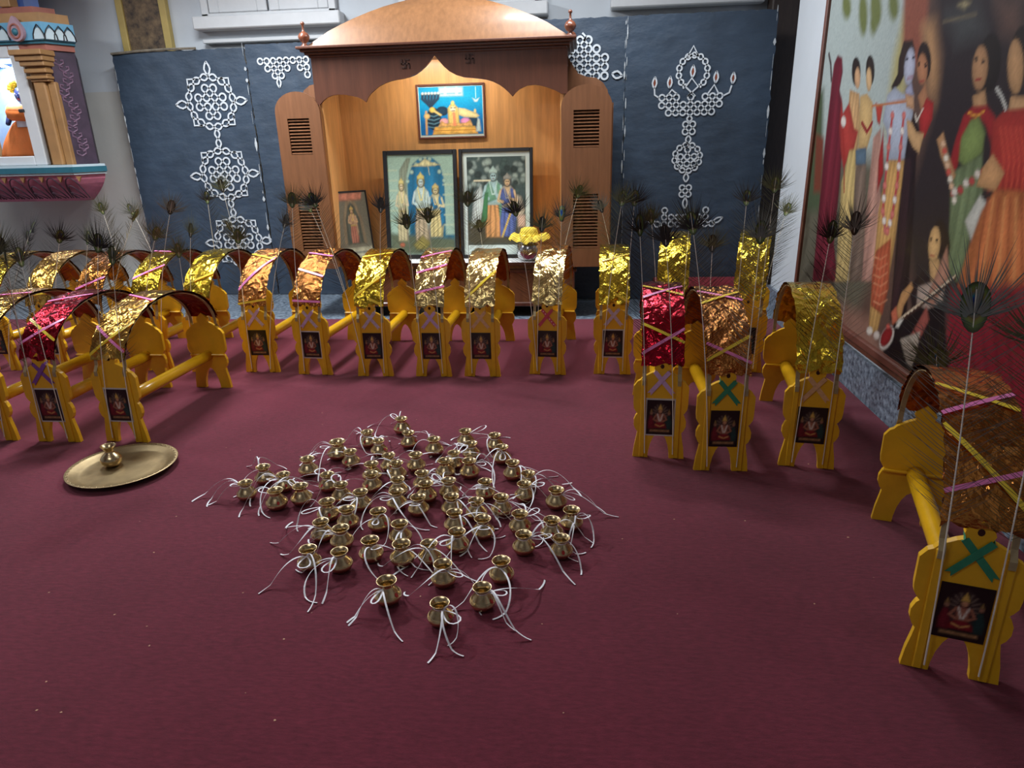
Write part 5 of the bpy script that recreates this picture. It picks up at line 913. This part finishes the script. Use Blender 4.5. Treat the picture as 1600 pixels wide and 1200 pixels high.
# the small print of a seated crowned figure with two companions, on a dark ground
PW, PH = 0.128, 0.18
pops = [('p', [(0.1, 0.3), (0.15, 0.75), (0.35, 1.2), (0.5, 1.32), (0.65, 1.2), (0.85, 0.75), (0.9, 0.3)], (58, 44, 42), 0.1)]
for i in range(10):
    a = R(-20 + 22 * i); pops.append(('s', [(0.5 + 0.16 * math.cos(a), 0.86 + 0.2 * math.sin(a)), (0.5 + 0.3 * math.cos(a), 0.88 + 0.34 * math.sin(a))], 0.03, (120, 104, 92), 0.04))
for x in (0.17, 0.83):
    pops += [('p', [(x - 0.11, 0.22), (x - 0.12, 0.5), (x - 0.05, 0.78), (x + 0.05, 0.78), (x + 0.12, 0.5), (x + 0.11, 0.22)], (110, 30, 40) if x < 0.5 else (30, 60, 58), 0.05), ('p', el(x, 0.86, 0.05, 0.07), (150, 108, 84), 0.03), ('p', [(x - 0.05, 0.9), (x, 1.05), (x + 0.05, 0.9)], (150, 120, 70), 0.03)]
pops += [('p', [(0.24, 0.26), (0.28, 0.42), (0.38, 0.5), (0.36, 0.86), (0.64, 0.86), (0.62, 0.5), (0.72, 0.42), (0.76, 0.26)], (138, 34, 42), 0.04), ('p', [(0.38, 0.5), (0.37, 0.84), (0.63, 0.84), (0.62, 0.5)], (166, 108, 84), 0.04), ('s', [(0.4, 0.84), (0.48, 0.56)], 0.045, (220, 210, 196), 0.03), ('s', [(0.6, 0.84), (0.52, 0.56)], 0.045, (220, 210, 196), 0.03),
         ('s', [(0.36, 0.82), (0.26, 0.62), (0.38, 0.54)], 0.06, (160, 104, 80), 0.03), ('s', [(0.64, 0.82), (0.74, 0.62), (0.62, 0.54)], 0.06, (160, 104, 80), 0.03), ('p', el(0.5, 0.95, 0.075, 0.09), (190, 138, 104), 0.03), ('p', [(0.41, 1.0), (0.44, 1.12), (0.5, 1.24), (0.56, 1.12), (0.59, 1.0)], (206, 168, 84), 0.03),
         ('s', [(0.34, 0.4), (0.5, 0.33), (0.66, 0.4)], 0.05, (206, 150, 90), 0.03), ('p', [(0.12, 0.1), (0.88, 0.1), (0.86, 0.2), (0.14, 0.2)], (150, 116, 78), 0.03), ('s', [(0.1, 0.05), (0.9, 0.05)], 0.03, (40, 26, 26), 0.03), ('s', [(0.18, 0.15), (0.82, 0.15)], 0.02, (110, 66, 44), 0.02)]
PRINT = print_mesh('print', 0, 1, 0, 1.4, 30, 42, pops, (34, 22, 24), lambda u, v: (-PW / 2 + PW * u, -0.0145, 0.128 + PH * v / 1.4), M['print_gloss'], 0.1, 1.0, 0.02)
CARD = {True: MB().box(-PW / 2 - 0.008, PW / 2 + 0.008, -0.0135, -0.011, 0.120, 0.316).mesh('card'), False: MB().box(-PW / 2 - 0.001, PW / 2 + 0.001, -0.0135, -0.011, 0.127, 0.309).mesh('card')}
CARD[True].materials.append(M['card_white']); CARD[False].materials.append(M['card_dark'])

def arch_pt(s, crest, off=0.0):
    """point (y, z) and outward normal on the arch, s from 0 (front) to 1 (rear)"""
    th = math.pi * (1 - s); a, b, z0 = KL / 2 + 0.016, crest - 0.44, 0.44
    ny, nz = math.cos(th) / a, math.sin(th) / b; l = math.hypot(ny, nz); ny /= l; nz /= l
    return KL / 2 + a * math.cos(th) + ny * off, z0 + b * math.sin(th) + nz * off, ny, nz
def foil_sheet(crest, seed, off, amp, hw=0.098, s0=0.045, s1=0.955):
    r = random.Random(seed); mb = MB(); nu, nv = 46, 9; V = []
    ph = [r.uniform(0, 6) for _ in range(6)]
    for j in range(nu + 1):
        ej = (r.uniform(-0.006, 0.003), r.uniform(-0.003, 0.006))
        for i in range(nv + 1):
            s = s0 + (s1 - s0) * j / nu + (r.uniform(-0.008, 0.008) if 0 < j < nu else r.uniform(-0.015, 0.012))
            x = -hw + 2 * hw * i / nv
            x += ej[0] if i == 0 else ej[1] if i == nv else r.uniform(-0.007, 0.007)
            d = off + amp * (r.uniform(-0.6, 0.6) + 0.7 * math.sin(31 * s + 40 * x + ph[0]) + 0.5 * math.sin(57 * s - 55 * x + ph[1])) * (0.35 if i in (0, nv) else 1.0)
            y, z, _, _ = arch_pt(s, crest, d); V.append((x, y, z))
    F = []
    for j in range(nu):
        for i in range(nv):
            a, b, c_, d = j * (nv + 1) + i, j * (nv + 1) + i + 1, (j + 1) * (nv + 1) + i + 1, (j + 1) * (nv + 1) + i
            F += [(a, b, c_), (a, c_, d)] if r.random() < 0.5 else [(a, b, d), (b, c_, d)]
    return mb.add(V, F)
def hoop(x, crest):
    mb = MB(); rs = []
    for z in (0.385, 0.41): rs.append([(x - 0.009, -0.024, z), (x + 0.009, -0.024, z), (x + 0.009, -0.021, z), (x - 0.009, -0.021, z)])
    for k in range(31):
        s = k / 30; y, z, ny, nz = arch_pt(s, crest, -0.012)
        rs.append([(x - 0.009, y + ny * 0.0015, z + nz * 0.0015), (x + 0.009, y + ny * 0.0015, z + nz * 0.0015), (x + 0.009, y - ny * 0.0015, z - nz * 0.0015), (x - 0.009, y - ny * 0.0015, z - nz * 0.0015)])
    for z in (0.41, 0.385): rs.append([(x - 0.009, KL + 0.024, z), (x + 0.009, KL + 0.024, z), (x + 0.009, KL + 0.021, z), (x - 0.009, KL + 0.021, z)])
    return mb.rings(rs)
def arch_ribbon(crest, sA, xA, sB, xB, w=0.017):
    rs = []; n = 14
    ds = (sB - sA) * 1.5; dx = xB - xA; l = math.hypot(ds, dx); ps, px = -dx / l / 1.5, ds / l
    for k in range(n + 1):
        f = k / n; s, x = sA + (sB - sA) * f, xA + dx * f; ring = []
        for q in (-1, 1):
            ss, xx = s + ps * q * w / 2, x + px * q * w / 2
            xx = max(-0.101, min(0.101, xx))
            for d in (0.0085, 0.0098):
                y, z, _, _ = arch_pt(ss, crest, d); ring.append((xx, y, z))
        rs.append([ring[0], ring[1], ring[3], ring[2]])
    return MB().rings(rs)
def bow_strip(side, lay, z_end=0.338):
    """one band of the crossed ribbon on the front board"""
    x0, z0, x1, z1 = side * -0.034, 0.452, side * 0.058, z_end
    dx, dz = x1 - x0, z1 - z0; l = math.hypot(dx, dz); dx /= l; dz /= l; nx, nz = -dz, dx; w = 0.0105
    P_ = [(x0 + nx * w, z0 + nz * w), (x0 - nx * w, z0 - nz * w), (x1 - nx * w, z1 - nz * w), (x1 - dx * 0.012, z1 - dz * 0.012), (x1 + nx * w, z1 + nz * w)]
    y = -0.0135 - 0.0022 * lay
    return MB().prism(P_, y - 0.0008, y + 0.0008)
def bow_wrap():
    return MB().ribbon([(-0.036, -0.014, 0.45), (-0.034, 0.0, 0.46), (-0.034, 0.014, 0.462), (0.034, 0.014, 0.462), (0.034, 0.0, 0.46), (0.036, -0.014, 0.45)], 0.016, lambda i: [(-1, -0.4, 0), (-1, 0, 0), (-1, 1, 0), (1, 1, 0), (1, 0, 0), (1, -0.4, 0)][i], 0.001)

# peacock feathers
EYE_COL = [(0.0, (20, 24, 70)), (0.24, (30, 64, 160)), (0.36, (30, 140, 146)), (0.5, (128, 92, 52)), (0.72, (112, 134, 62)), (0.86, (78, 96, 52)), (1.0, (52, 56, 36))]
EYE_DARK = [(0.0, (12, 14, 26)), (0.25, (16, 24, 50)), (0.4, (20, 40, 36)), (0.55, (36, 28, 22)), (0.8, (34, 32, 24)), (1.0, (26, 24, 20))]
def eye_color(f, tab):
    for (a, ca), (b, cb) in zip(tab, tab[1:]):
        if f <= b: t = (f - a) / (b - a); return tuple(p + (q - p) * t for p, q in zip(lin(ca), lin(cb)))
    return lin(tab[-1][1])
def feather(parent, base, tip, seed, big=1.0, bare=0.42):
    r = random.Random(seed)
    b, t = Vector(base), Vector(tip)
    mid = Vector((b.x + (t.x - b.x) * 0.22, b.y + (t.y - b.y) * 0.3 - 0.012, b.z + (t.z - b.z) * 0.52))
    def at(f): return b * (1 - f) ** 2 + mid * (2 * f * (1 - f)) + t * f ** 2
    def tan(f): return ((mid - b) * (1 - f) + (t - mid) * f).normalized()
    q = MB(); q.tube([at(f / 14) for f in range(15)], [0.0026 - 0.0012 * f / 14 for f in range(15)], 5)
    fo = obj('feather', q, M['quill'], parent)
    yaw = (r.uniform(-0.9, 0.9) + (math.pi / 2 if r.random() < 0.12 else 0)) * (1.0 if big < 1.2 else 0.3)
    side0 = Vector((math.cos(yaw), math.sin(yaw) * 0.7, 0)).normalized()
    pal = r.random(); bm = M['barb'] if pal < 0.62 else M['barb_dark'] if pal < 0.92 else M['barb_pale']
    mb = MB(); n = int(46 * (0.8 + 0.4 * r.random()))
    for k in range(n):
        f = bare + (0.95 - bare) * (k + r.random() * 0.6) / n; p = at(f); tg = tan(f)
        sd = (side0 - tg * side0.dot(tg)).normalized(); out = sd.cross(tg)
        ln = big * (0.045 + 0.105 * math.sin(math.pi * min(1, (f - bare) / (1.0 - bare) * 0.85 + 0.12))) * r.uniform(0.75, 1.15)
        for s_ in (-1, 1):
            dv = (sd * s_ * 0.86 + tg * 0.62 + out * r.uniform(-0.35, 0.35)).normalized(); cv = tg * r.uniform(-0.05, 0.42) + out * r.uniform(-0.2, 0.2)
            pp = [p + dv * ln * u + cv * ln * u * u * 0.55 for u in (0, 0.34, 0.68, 1.0)]
            wd = (out * 0.35 + tg * 0.8).normalized()
            ww = (0.0011, 0.0013, 0.0009)
            V = []
            for i in range(3): V += [pp[i] - wd * ww[i], pp[i] + wd * ww[i]]
            V.append(pp[3]); mb.add(V, [(0, 1, 3, 2), (2, 3, 5, 4), (4, 5, 6)])
    # plume around the eye
    tg = tan(0.97); sd = (side0 - tg * side0.dot(tg)).normalized(); out = sd.cross(tg); e0 = at(0.93)
    for k in range(64):
        a = -1.25 + 2.5 * k / 63 + r.uniform(-0.08, 0.08); dv = (tg * math.cos(a) + sd * math.sin(a) + out * r.uniform(-0.15, 0.15)).normalized()
        ln = big * (0.125 - 0.02 * abs(a)) * r.uniform(0.6, 1.2); st = e0 + dv * 0.012 * big
        pp = [st, st + dv * ln * 0.55, st + dv * ln + tg * 0.012]; wd = dv.cross(out).normalized()
        mb.add([pp[0] - wd * 0.0016, pp[0] + wd * 0.0016, pp[1] - wd * 0.0012, pp[1] + wd * 0.0012, pp[2]], [(0, 1, 3, 2), (2, 3, 4)])
    obj('barbs', mb, bm, fo)
    tab = EYE_COL if r.random() < 0.7 else EYE_DARK
    ey = MB(); V, C = [], []; nr, na = 9, 20; c0 = at(0.955) + tg * 0.012 * big
    V.append(tuple(c0 - out * 0.006)); C.append(eye_color(0.0, tab))
    for i in range(1, nr + 1):
        f = i / nr
        for k in range(na):
            a = 2 * math.pi * k / na; rx = 0.023 * big * f; ry = (0.036 if math.sin(a) > 0 else 0.055) * big * f
            V.append(tuple(c0 + sd * rx * math.cos(a) + tg * ry * math.sin(a) - out * 0.006 * (1 - f * f))); C.append(eye_color(f, tab))
    F = [(0, 1 + k, 1 + (k + 1) % na) for k in range(na)]
    for i in range(nr - 1): F += [(1 + i * na + k, 1 + (i + 1) * na + k, 1 + (i + 1) * na + (k + 1) % na, 1 + i * na + (k + 1) % na) for k in range(na)]
    b0 = len(V); V += [(p[0] + out.x * 0.003, p[1] + out.y * 0.003, p[2] + out.z * 0.003) for p in V[:b0]]; C += C[:b0]; F += [tuple(b0 + q for q in reversed(f)) for f in F[:]]
    ey.add(V, F, C); obj('feather_eye', ey, M['feather_eye'], fo, True)

# foil, lining, ribbons on the foil (start s, x, end s, x, colour), crossed ribbon colour(s), white card border, crest, label
KSPEC = {
 'b1': ('foil_holo', 'lining_copper', [(0.05, -0.1, 0.075, 0.1, 'y'), (0.13, -0.1, 0.36, 0.1, 'p'), (0.40, -0.1, 0.34, 0.1, 'y')], ('bow_white', 'bow_lilac'), False, 0.80, 'yellow kavadi with copper foil arch, first of the straight row before the wooden shrine'),
 'b2': ('foil_holo', 'lining_copper', [(0.075, -0.1, 0.07, 0.1, 'p'), (0.27, -0.1, 0.22, 0.1, 'p'), (0.42, -0.1, 0.38, 0.1, 'p')], ('bow_white', 'bow_lilac'), True, 0.80, 'yellow kavadi with copper foil arch crossed by three pink bands'),
 'b3': ('foil_yellow', 'lining_copper', [(0.10, -0.1, 0.24, 0.1, 'y'), (0.37, -0.1, 0.42, 0.1, 'y'), (0.09, 0.0, 0.05, 0.1, 'y')], ('bow_white', 'bow_white'), False, 0.80, 'yellow kavadi with plain yellow foil arch and white crossed ribbon before the shrine'),
 'b4': ('foil_pale', 'lining_copper', [(0.12, -0.1, 0.16, 0.1, 'p'), (0.24, -0.1, 0.30, 0.1, 'p'), (0.36, -0.1, 0.44, 0.1, 'p')], ('bow_lilac', 'bow_lilac'), False, 0.80, 'yellow kavadi with pale gold foil, pink bands and lilac crossed ribbon'),
 'b5': ('foil_pale', 'lining_copper', [(0.08, -0.1, 0.26, 0.1, 'y')], ('bow_peach', 'bow_peach'), False, 0.79, 'yellow kavadi with pale gold foil, one yellow band and cream crossed ribbon'),
 'b6': ('foil_pale', 'lining_yellow', [], ('bow_pink', 'bow_pink'), False, 0.80, 'yellow kavadi with crumpled pale gold foil and dotted pink crossed ribbon, before the shrine'),
 'b7': ('foil_yellow', 'lining_yellow', [(0.10, 0.0, 0.05, 0.1, 'y'), (0.30, -0.08, 0.36, 0.1, 'y')], ('bow_white', 'bow_white'), True, 0.80, 'yellow kavadi with narrow yellow foil arch, white-edged print and dotted white ribbon'),
 'b8': ('foil_yellow', 'lining_yellow', [], None, False, 0.88, 'yellow kavadi with tall gold foil arch seen behind the red foil kavadi'),
 'b9': ('foil_yellow', 'lining_yellow', [], None, False, 0.88, 'yellow kavadi with tall gold foil arch nearest the white strip of right wall'),
 'r1': ('foil_red', 'lining_red', [(0.22, -0.1, 0.14, 0.1, 'y'), (0.09, -0.1, 0.20, 0.1, 'p'), (0.46, -0.1, 0.38, 0.1, 'y'), (0.36, -0.1, 0.46, 0.1, 'p')], ('bow_lilac', 'bow_lilac'), True, 0.78, 'yellow kavadi with shiny red foil arch and lilac crossed ribbon, right of the pots'),
 'r2': ('foil_holo', 'lining_copper', [(0.10, -0.1, 0.20, 0.1, 'y'), (0.17, -0.1, 0.09, 0.1, 'p'), (0.36, -0.1, 0.45, 0.1, 'y'), (0.46, -0.1, 0.38, 0.1, 'p')], ('bow_green', 'bow_green'), False, 0.78, 'yellow kavadi with sparkling copper foil and green ribbon, middle of the right three'),
 'r3': ('foil_yellow', 'lining_yellow', [], ('bow_peach', 'bow_peach'), False, 0.79, 'yellow kavadi with plain gold foil arch and peach crossed ribbon, close to the painted wall'),
 'nr': ('foil_copper', 'lining_copper', [(0.30, -0.1, 0.10, 0.1, 'y'), (0.13, -0.1, 0.20, 0.1, 'p'), (0.44, -0.1, 0.36, 0.1, 'y'), (0.33, -0.1, 0.42, 0.1, 'p')], ('bow_green', 'bow_green'), False, 0.77, 'nearest yellow kavadi at the right edge, copper foil arch and green crossed ribbon'),
 'L1': ('foil_gold', 'lining_red', [(0.06, -0.1, 0.24, 0.1, 'y'), (0.22, -0.1, 0.08, 0.1, 'p'), (0.46, -0.1, 0.40, 0.1, 'p')], None, True, 0.73, 'yellow kavadi with wrinkled gold foil arch standing just behind the brass plate'),
 'L2': ('foil_red', 'lining_red', [(0.26, -0.1, 0.14, 0.1, 'y'), (0.12, -0.1, 0.26, 0.1, 'p'), (0.38, -0.1, 0.46, 0.1, 'p')], ('bow_purple', 'bow_purple'), True, 0.74, 'yellow kavadi with red foil arch and purple crossed ribbon at the left'),
 'L3': ('foil_gold', 'lining_copper', [(0.12, -0.1, 0.26, 0.1, 'p'), (0.26, -0.1, 0.18, 0.1, 'y'), (0.42, -0.1, 0.46, 0.1, 'p')], None, True, 0.75, 'yellow kavadi with gold and pink foil arch cut by the left edge of the picture'),
 'b0': ('foil_yellow', 'lining_copper', [(0.16, -0.1, 0.24, 0.1, 'y')], None, False, 0.80, 'yellow kavadi with greenish yellow foil arch, rightmost of the left back group'),
 'm1': ('foil_yellow', 'lining_copper', [(0.20, -0.1, 0.30, 0.1, 'p'), (0.46, -0.1, 0.44, 0.1, 'p')], None, False, 0.80, 'yellow kavadi with yellow foil arch and one pink band in the left back group'),
 'm2': ('foil_copper', 'lining_copper', [(0.14, -0.1, 0.22, 0.1, 'p')], None, True, 0.80, 'yellow kavadi with copper foil arch in the middle of the left back group'),
 'm3': ('foil_gold', 'lining_yellow', [(0.10, -0.1, 0.12, 0.1, 'y')], None, True, 0.80, 'yellow kavadi with creased gold foil arch at left back, below the lotus bracket'),
 'm4': ('foil_yellow', 'lining_yellow', [], None, False, 0.80, 'yellow kavadi with bright yellow foil at the left back, cut by the picture edge'),
}
GROUPS = {'b': 'kavadis in the back row', 'r': 'kavadis on the right', 'n': 'kavadis on the right', 'L': 'kavadis at the left front', 'm': 'kavadis at the left back'}
for ki, (key, (kx, ky, ka, fl)) in enumerate(KAV.items()):
    fo, ln, rb, bow, border, crest, label = KSPEC[key]
    t = thing('kavadi', label, 'kavadi', (kx, ky, 0), R(ka), GROUPS[key[0]])
    bf = link('end_board', BOARD, t); br = link('end_board', BOARD, t, (0, KL, 0))
    link('peg_hole', HOLE, bf)
    for s_ in (-1, 1):
        link('rail', RAIL, bf, (s_ * 0.083, -0.011, 0)); link('rail', RAIL, br, (s_ * 0.083, 0.02, 0))
    link('ledge', LEDGE, br, (0, -0.011, 0))
    link('pole', POLE, t)
    for s_ in (-1, 1): obj('hoop', hoop(s_ * 0.083, crest), M['cane'], t)
    lm = obj('foil_lining', foil_sheet(crest, 50 + ki, -0.006, 0.0035, 0.095), M[ln], t)
    fm = obj('foil_cover', foil_sheet(crest, 10 + ki, 0.0035, 0.0048 if fo == 'foil_holo' else 0.0036), M[fo], t)
    for sA, xA, sB, xB, cc in rb: obj('ribbon', arch_ribbon(crest, sA, xA, sB, xB), M['r_pink' if cc == 'p' else 'r_yellow'], t)
    if bow:
        bw = obj('crossed_ribbon', bow_strip(1, 0), M[bow[0]], t); obj('crossed_ribbon', bow_strip(-1, 1), M[bow[1]], t); obj('ribbon_wrap', bow_wrap(), M[bow[0]], bw)
        if bow[0] == 'bow_pink':
            for q in range(6):
                f = 0.1 + 0.15 * q; obj('dot', MB().prism([(-0.034 + 0.092 * f + 0.004 * math.cos(a), 0.452 - 0.114 * f + 0.004 * math.sin(a)) for a in [i * math.pi / 4 for i in range(8)]], -0.0150, -0.0142), M['bow_dot'], bw)
    pc = link('picture_card', CARD[border], t); link('print', PRINT, pc)
    for fi, (sd_, ex, ey_, ez) in enumerate(fl):
        if sd_ == 'r': base, tip = ((-0.07 if fi % 2 else 0.07), KL + 0.03, 0.05), (ex, KL + 0.04, ez)
        else: base, tip = ((-0.068 if sd_ == 'L' else 0.068), -0.030, 0.03), (ex, -0.01, ez)
        feather(t, base, tip, ki * 10 + fi, 1.4 if key == 'nr' else 1.1)
# ---------------------------------------------------------------- brass pots tied with white thread
PROF = [(0.0, 0.002), (0.018, 0.0), (0.028, 0.004), (0.039, 0.013), (0.0448, 0.025), (0.0458, 0.030), (0.0445, 0.036), (0.0385, 0.046), (0.030, 0.0575), (0.0232, 0.0665), (0.0222, 0.071), (0.0245, 0.077), (0.0295, 0.083), (0.0335, 0.0865), (0.0342, 0.0875), (0.0335, 0.0885), (0.0315, 0.0875), (0.027, 0.082), (0.0215, 0.0755), (0.0192, 0.069), (0.020, 0.064), (0.030, 0.053), (0.040, 0.036), (0.034, 0.014), (0.016, 0.006), (0.0, 0.005)]
def pot_mesh(nm, prof, m):
    me = MB().lathe(prof, n=28).mesh(nm, True); me.materials.append(m)
    return me
POTM = pot_mesh('pot_body', PROF, M['brass'])
grooves = MB()
for z, r_ in ((0.0335, 0.0452), (0.0375, 0.0438), (0.0415, 0.0413)):
    grooves.tube([(r_ * math.cos(2 * math.pi * i / 28), r_ * math.sin(2 * math.pi * i / 28), z) for i in range(29)], 0.0006, 4, False)
GROOVE = grooves.mesh('turned_line', True); GROOVE.materials.append(M['brass_dull'])
MARK = MB().prism([(0.0062 * math.cos(a), 0.0085 * math.sin(a)) for a in [2 * math.pi * i / 10 for i in range(10)]], -0.001, 0.0012).mesh('vermilion_mark'); MARK.materials.append(M['vermilion'])
def thread_mesh(seed, away):
    """knotted white thread: a ring round the neck, loose tails that fall to the carpet, sometimes a loop"""
    r = random.Random(seed); mb = MB()
    mb.ribbon([(0.0232 * math.cos(2 * math.pi * i / 18), 0.0232 * math.sin(2 * math.pi * i / 18), 0.069) for i in range(19)], 0.003, lambda i: (math.cos(2 * math.pi * i / 18), math.sin(2 * math.pi * i / 18), 0), 0.001)
    a0 = away + r.uniform(-0.9, 0.9); kx, ky = 0.025 * math.cos(a0), 0.025 * math.sin(a0)
    mb.ball((kx, ky, 0.069), 0.004, 0.004, 0.003, 6, 4)
    for q in range(r.choice((2, 3, 3))):
        a = a0 + (0.75 if q % 2 else -0.75) + r.uniform(-0.5, 0.5); L = r.uniform(0.13, 0.27); lift = r.uniform(0.0, 0.07); curl = r.uniform(-2.8, 2.8)
        pts = []; x, y, n = kx, ky, 16; ang = a
        for i in range(n + 1):
            f = i / n
            z = 0.069 + lift * 4 * f * (1 - f) * (1.2 - f) - 0.066 * min(1, f * 1.35) ** 1.8
            pts.append((x, y, max(z, 0.002))); ang += curl / n * (0.4 + 1.4 * f); x += L / n * math.cos(ang); y += L / n * math.sin(ang)
        tw = r.uniform(0, 3); mb.ribbon(pts, 0.0062, lambda i: (0.5 * math.sin(i * 0.35 + tw), 0.3, 1), 0.0007)
    if r.random() < 0.6:
        a = a0 + r.uniform(-0.4, 0.4); L = r.uniform(0.05, 0.09); w = r.uniform(0.010, 0.026); up = r.uniform(-0.2, 0.55)
        pts = []
        for i in range(15):
            u = 2 * math.pi * i / 14; d = L * 0.5 * (1 - math.cos(u)); s_ = w * math.sin(u) * (0.4 + d / L)
            pts.append((kx + d * math.cos(a) - s_ * math.sin(a), ky + d * math.sin(a) + s_ * math.cos(a), max(0.004, 0.069 + up * d)))
        mb.ribbon(pts, 0.0058, (0.2, 0.2, 1), 0.0007)
    me = mb.mesh('thread'); me.materials.append(M['thread'])
    return me
PC = np.mean(np.array(POTS), 0)
SPECIAL = {65: 'brass pot with white thread nearest the viewer, lowest of the cluster', 53: 'brass pot at the front left, beside the nearest pot', 60: 'brass pot at the front right, beside the nearest pot',
           0: 'leftmost brass pot of the cluster', 1: 'second brass pot from the left, at the upper left edge of the cluster', 3: 'brass pot third from the left edge, below the second one', 43: 'brass pot at the far right edge of the cluster', 64: 'brass pot at the right front corner of the cluster', 11: 'farthest brass pot at the top of the cluster', 34: 'brass pot at the upper right tip of the cluster',
           40: 'brass pot standing a little apart near the right edge of the cluster', 48: 'brass pot at the lower left corner of the cluster', 49: 'brass pot second from the left in the lower left front of the cluster', 6: 'wider mouthed brass pot at the upper left of the cluster', 5: 'brass pot on the upper left slope, left of the wide mouthed one', 16: 'brass pot near the top right, left of the tip one', 12: 'brass pot at the upper left shoulder of the cluster, below the farthest one',
           59: 'brass pot between the nearest row and the right front corner', 58: 'brass pot directly behind the nearest one', 50: 'brass pot third from the left in the lower front of the cluster', 62: 'brass pot left of the right front corner pot'}
ORD = ['first', 'second', 'third', 'fourth', 'fifth', 'sixth', 'seventh', 'eighth', 'ninth', 'tenth', 'eleventh', 'twelfth', 'thirteenth', 'fourteenth']
ROW = {i: int((p[1] - 1.80) / 0.125) for i, p in enumerate(POTS)}
ROWS = sorted(set(ROW.values()))
def pot_label(i):
    mates = sorted([j for j in ROW if ROW[j] == ROW[i]], key=lambda j: POTS[j][0])
    return 'brass pot with white thread, %s from left in the %s row from the front' % (ORD[mates.index(i)], ORD[ROWS.index(ROW[i])])
for i, (x, y) in enumerate(POTS):
    r = random.Random(100 + i)
    away = math.atan2(y - PC[1], x - PC[0])
    t = thing('brass_pot', SPECIAL.get(i) or pot_label(i), 'pot', (x, y, 0), 0, 'brass pots on the carpet')
    sc = 1.22 if i == 6 else r.uniform(0.96, 1.04)
    rz = r.uniform(0, 6.28); tl = (r.uniform(-0.03, 0.03), r.uniform(-0.03, 0.03))
    bo = link('pot_body', POTM, t); bo.scale = (sc, sc, sc if i != 6 else 1.1); bo.rotation_euler = (0, 0, rz)
    link('turned_line', GROOVE, bo)
    link('thread', thread_mesh(300 + i, away + (0 if r.random() < 0.7 else r.uniform(-2, 2))), t)
    if r.random() < 0.62:
        a = R(r.uniform(-125, -10)); rr = 0.0405 * sc
        m_ = link('vermilion_mark', MARK, t, (rr * math.cos(a), rr * math.sin(a), 0.045 * sc)); m_.rotation_euler = (R(-48), 0, a + math.pi / 2)

# ---------------------------------------------------------------- brass plate with a single pot at the left
PLX, PLY = -2.27, 2.86
pt = thing('brass_plate', 'round dull brass plate with raised rim lying on the carpet at the left', 'plate', (PLX, PLY, 0))
obj('dish', MB().lathe([(0.0, 0.004), (0.15, 0.004), (0.19, 0.003), (0.205, 0.006), (0.232, 0.024), (0.252, 0.029), (0.254, 0.031), (0.252, 0.033), (0.231, 0.028), (0.205, 0.012), (0.19, 0.008), (0.15, 0.008), (0.0, 0.008)], n=56), M['brass_dull'], pt, True)
for q in range(48):
    a = 2 * math.pi * q / 48
    obj('rim_bead', MB().ball((0.243 * math.cos(a), 0.243 * math.sin(a), 0.031), 0.006, 0.006, 0.003, 6, 4), M['brass_dull'], pt)
sp = thing('brass_pot', 'single brass pot without thread standing on the brass plate', 'pot', (-2.345, 2.885, 0.008), 0, None)
P2 = [(0.0, 0.002), (0.02, 0.0), (0.034, 0.006), (0.046, 0.02), (0.051, 0.036), (0.049, 0.046), (0.038, 0.062), (0.024, 0.073), (0.019, 0.080), (0.020, 0.086), (0.027, 0.098), (0.036, 0.112), (0.0365, 0.1135), (0.034, 0.113), (0.024, 0.098), (0.016, 0.086), (0.016, 0.078), (0.03, 0.06), (0.0, 0.05)]
obj('pot_body', pot_mesh('pot_body', P2, M['brass']), M['brass'], sp); link('turned_line', GROOVE, sp)
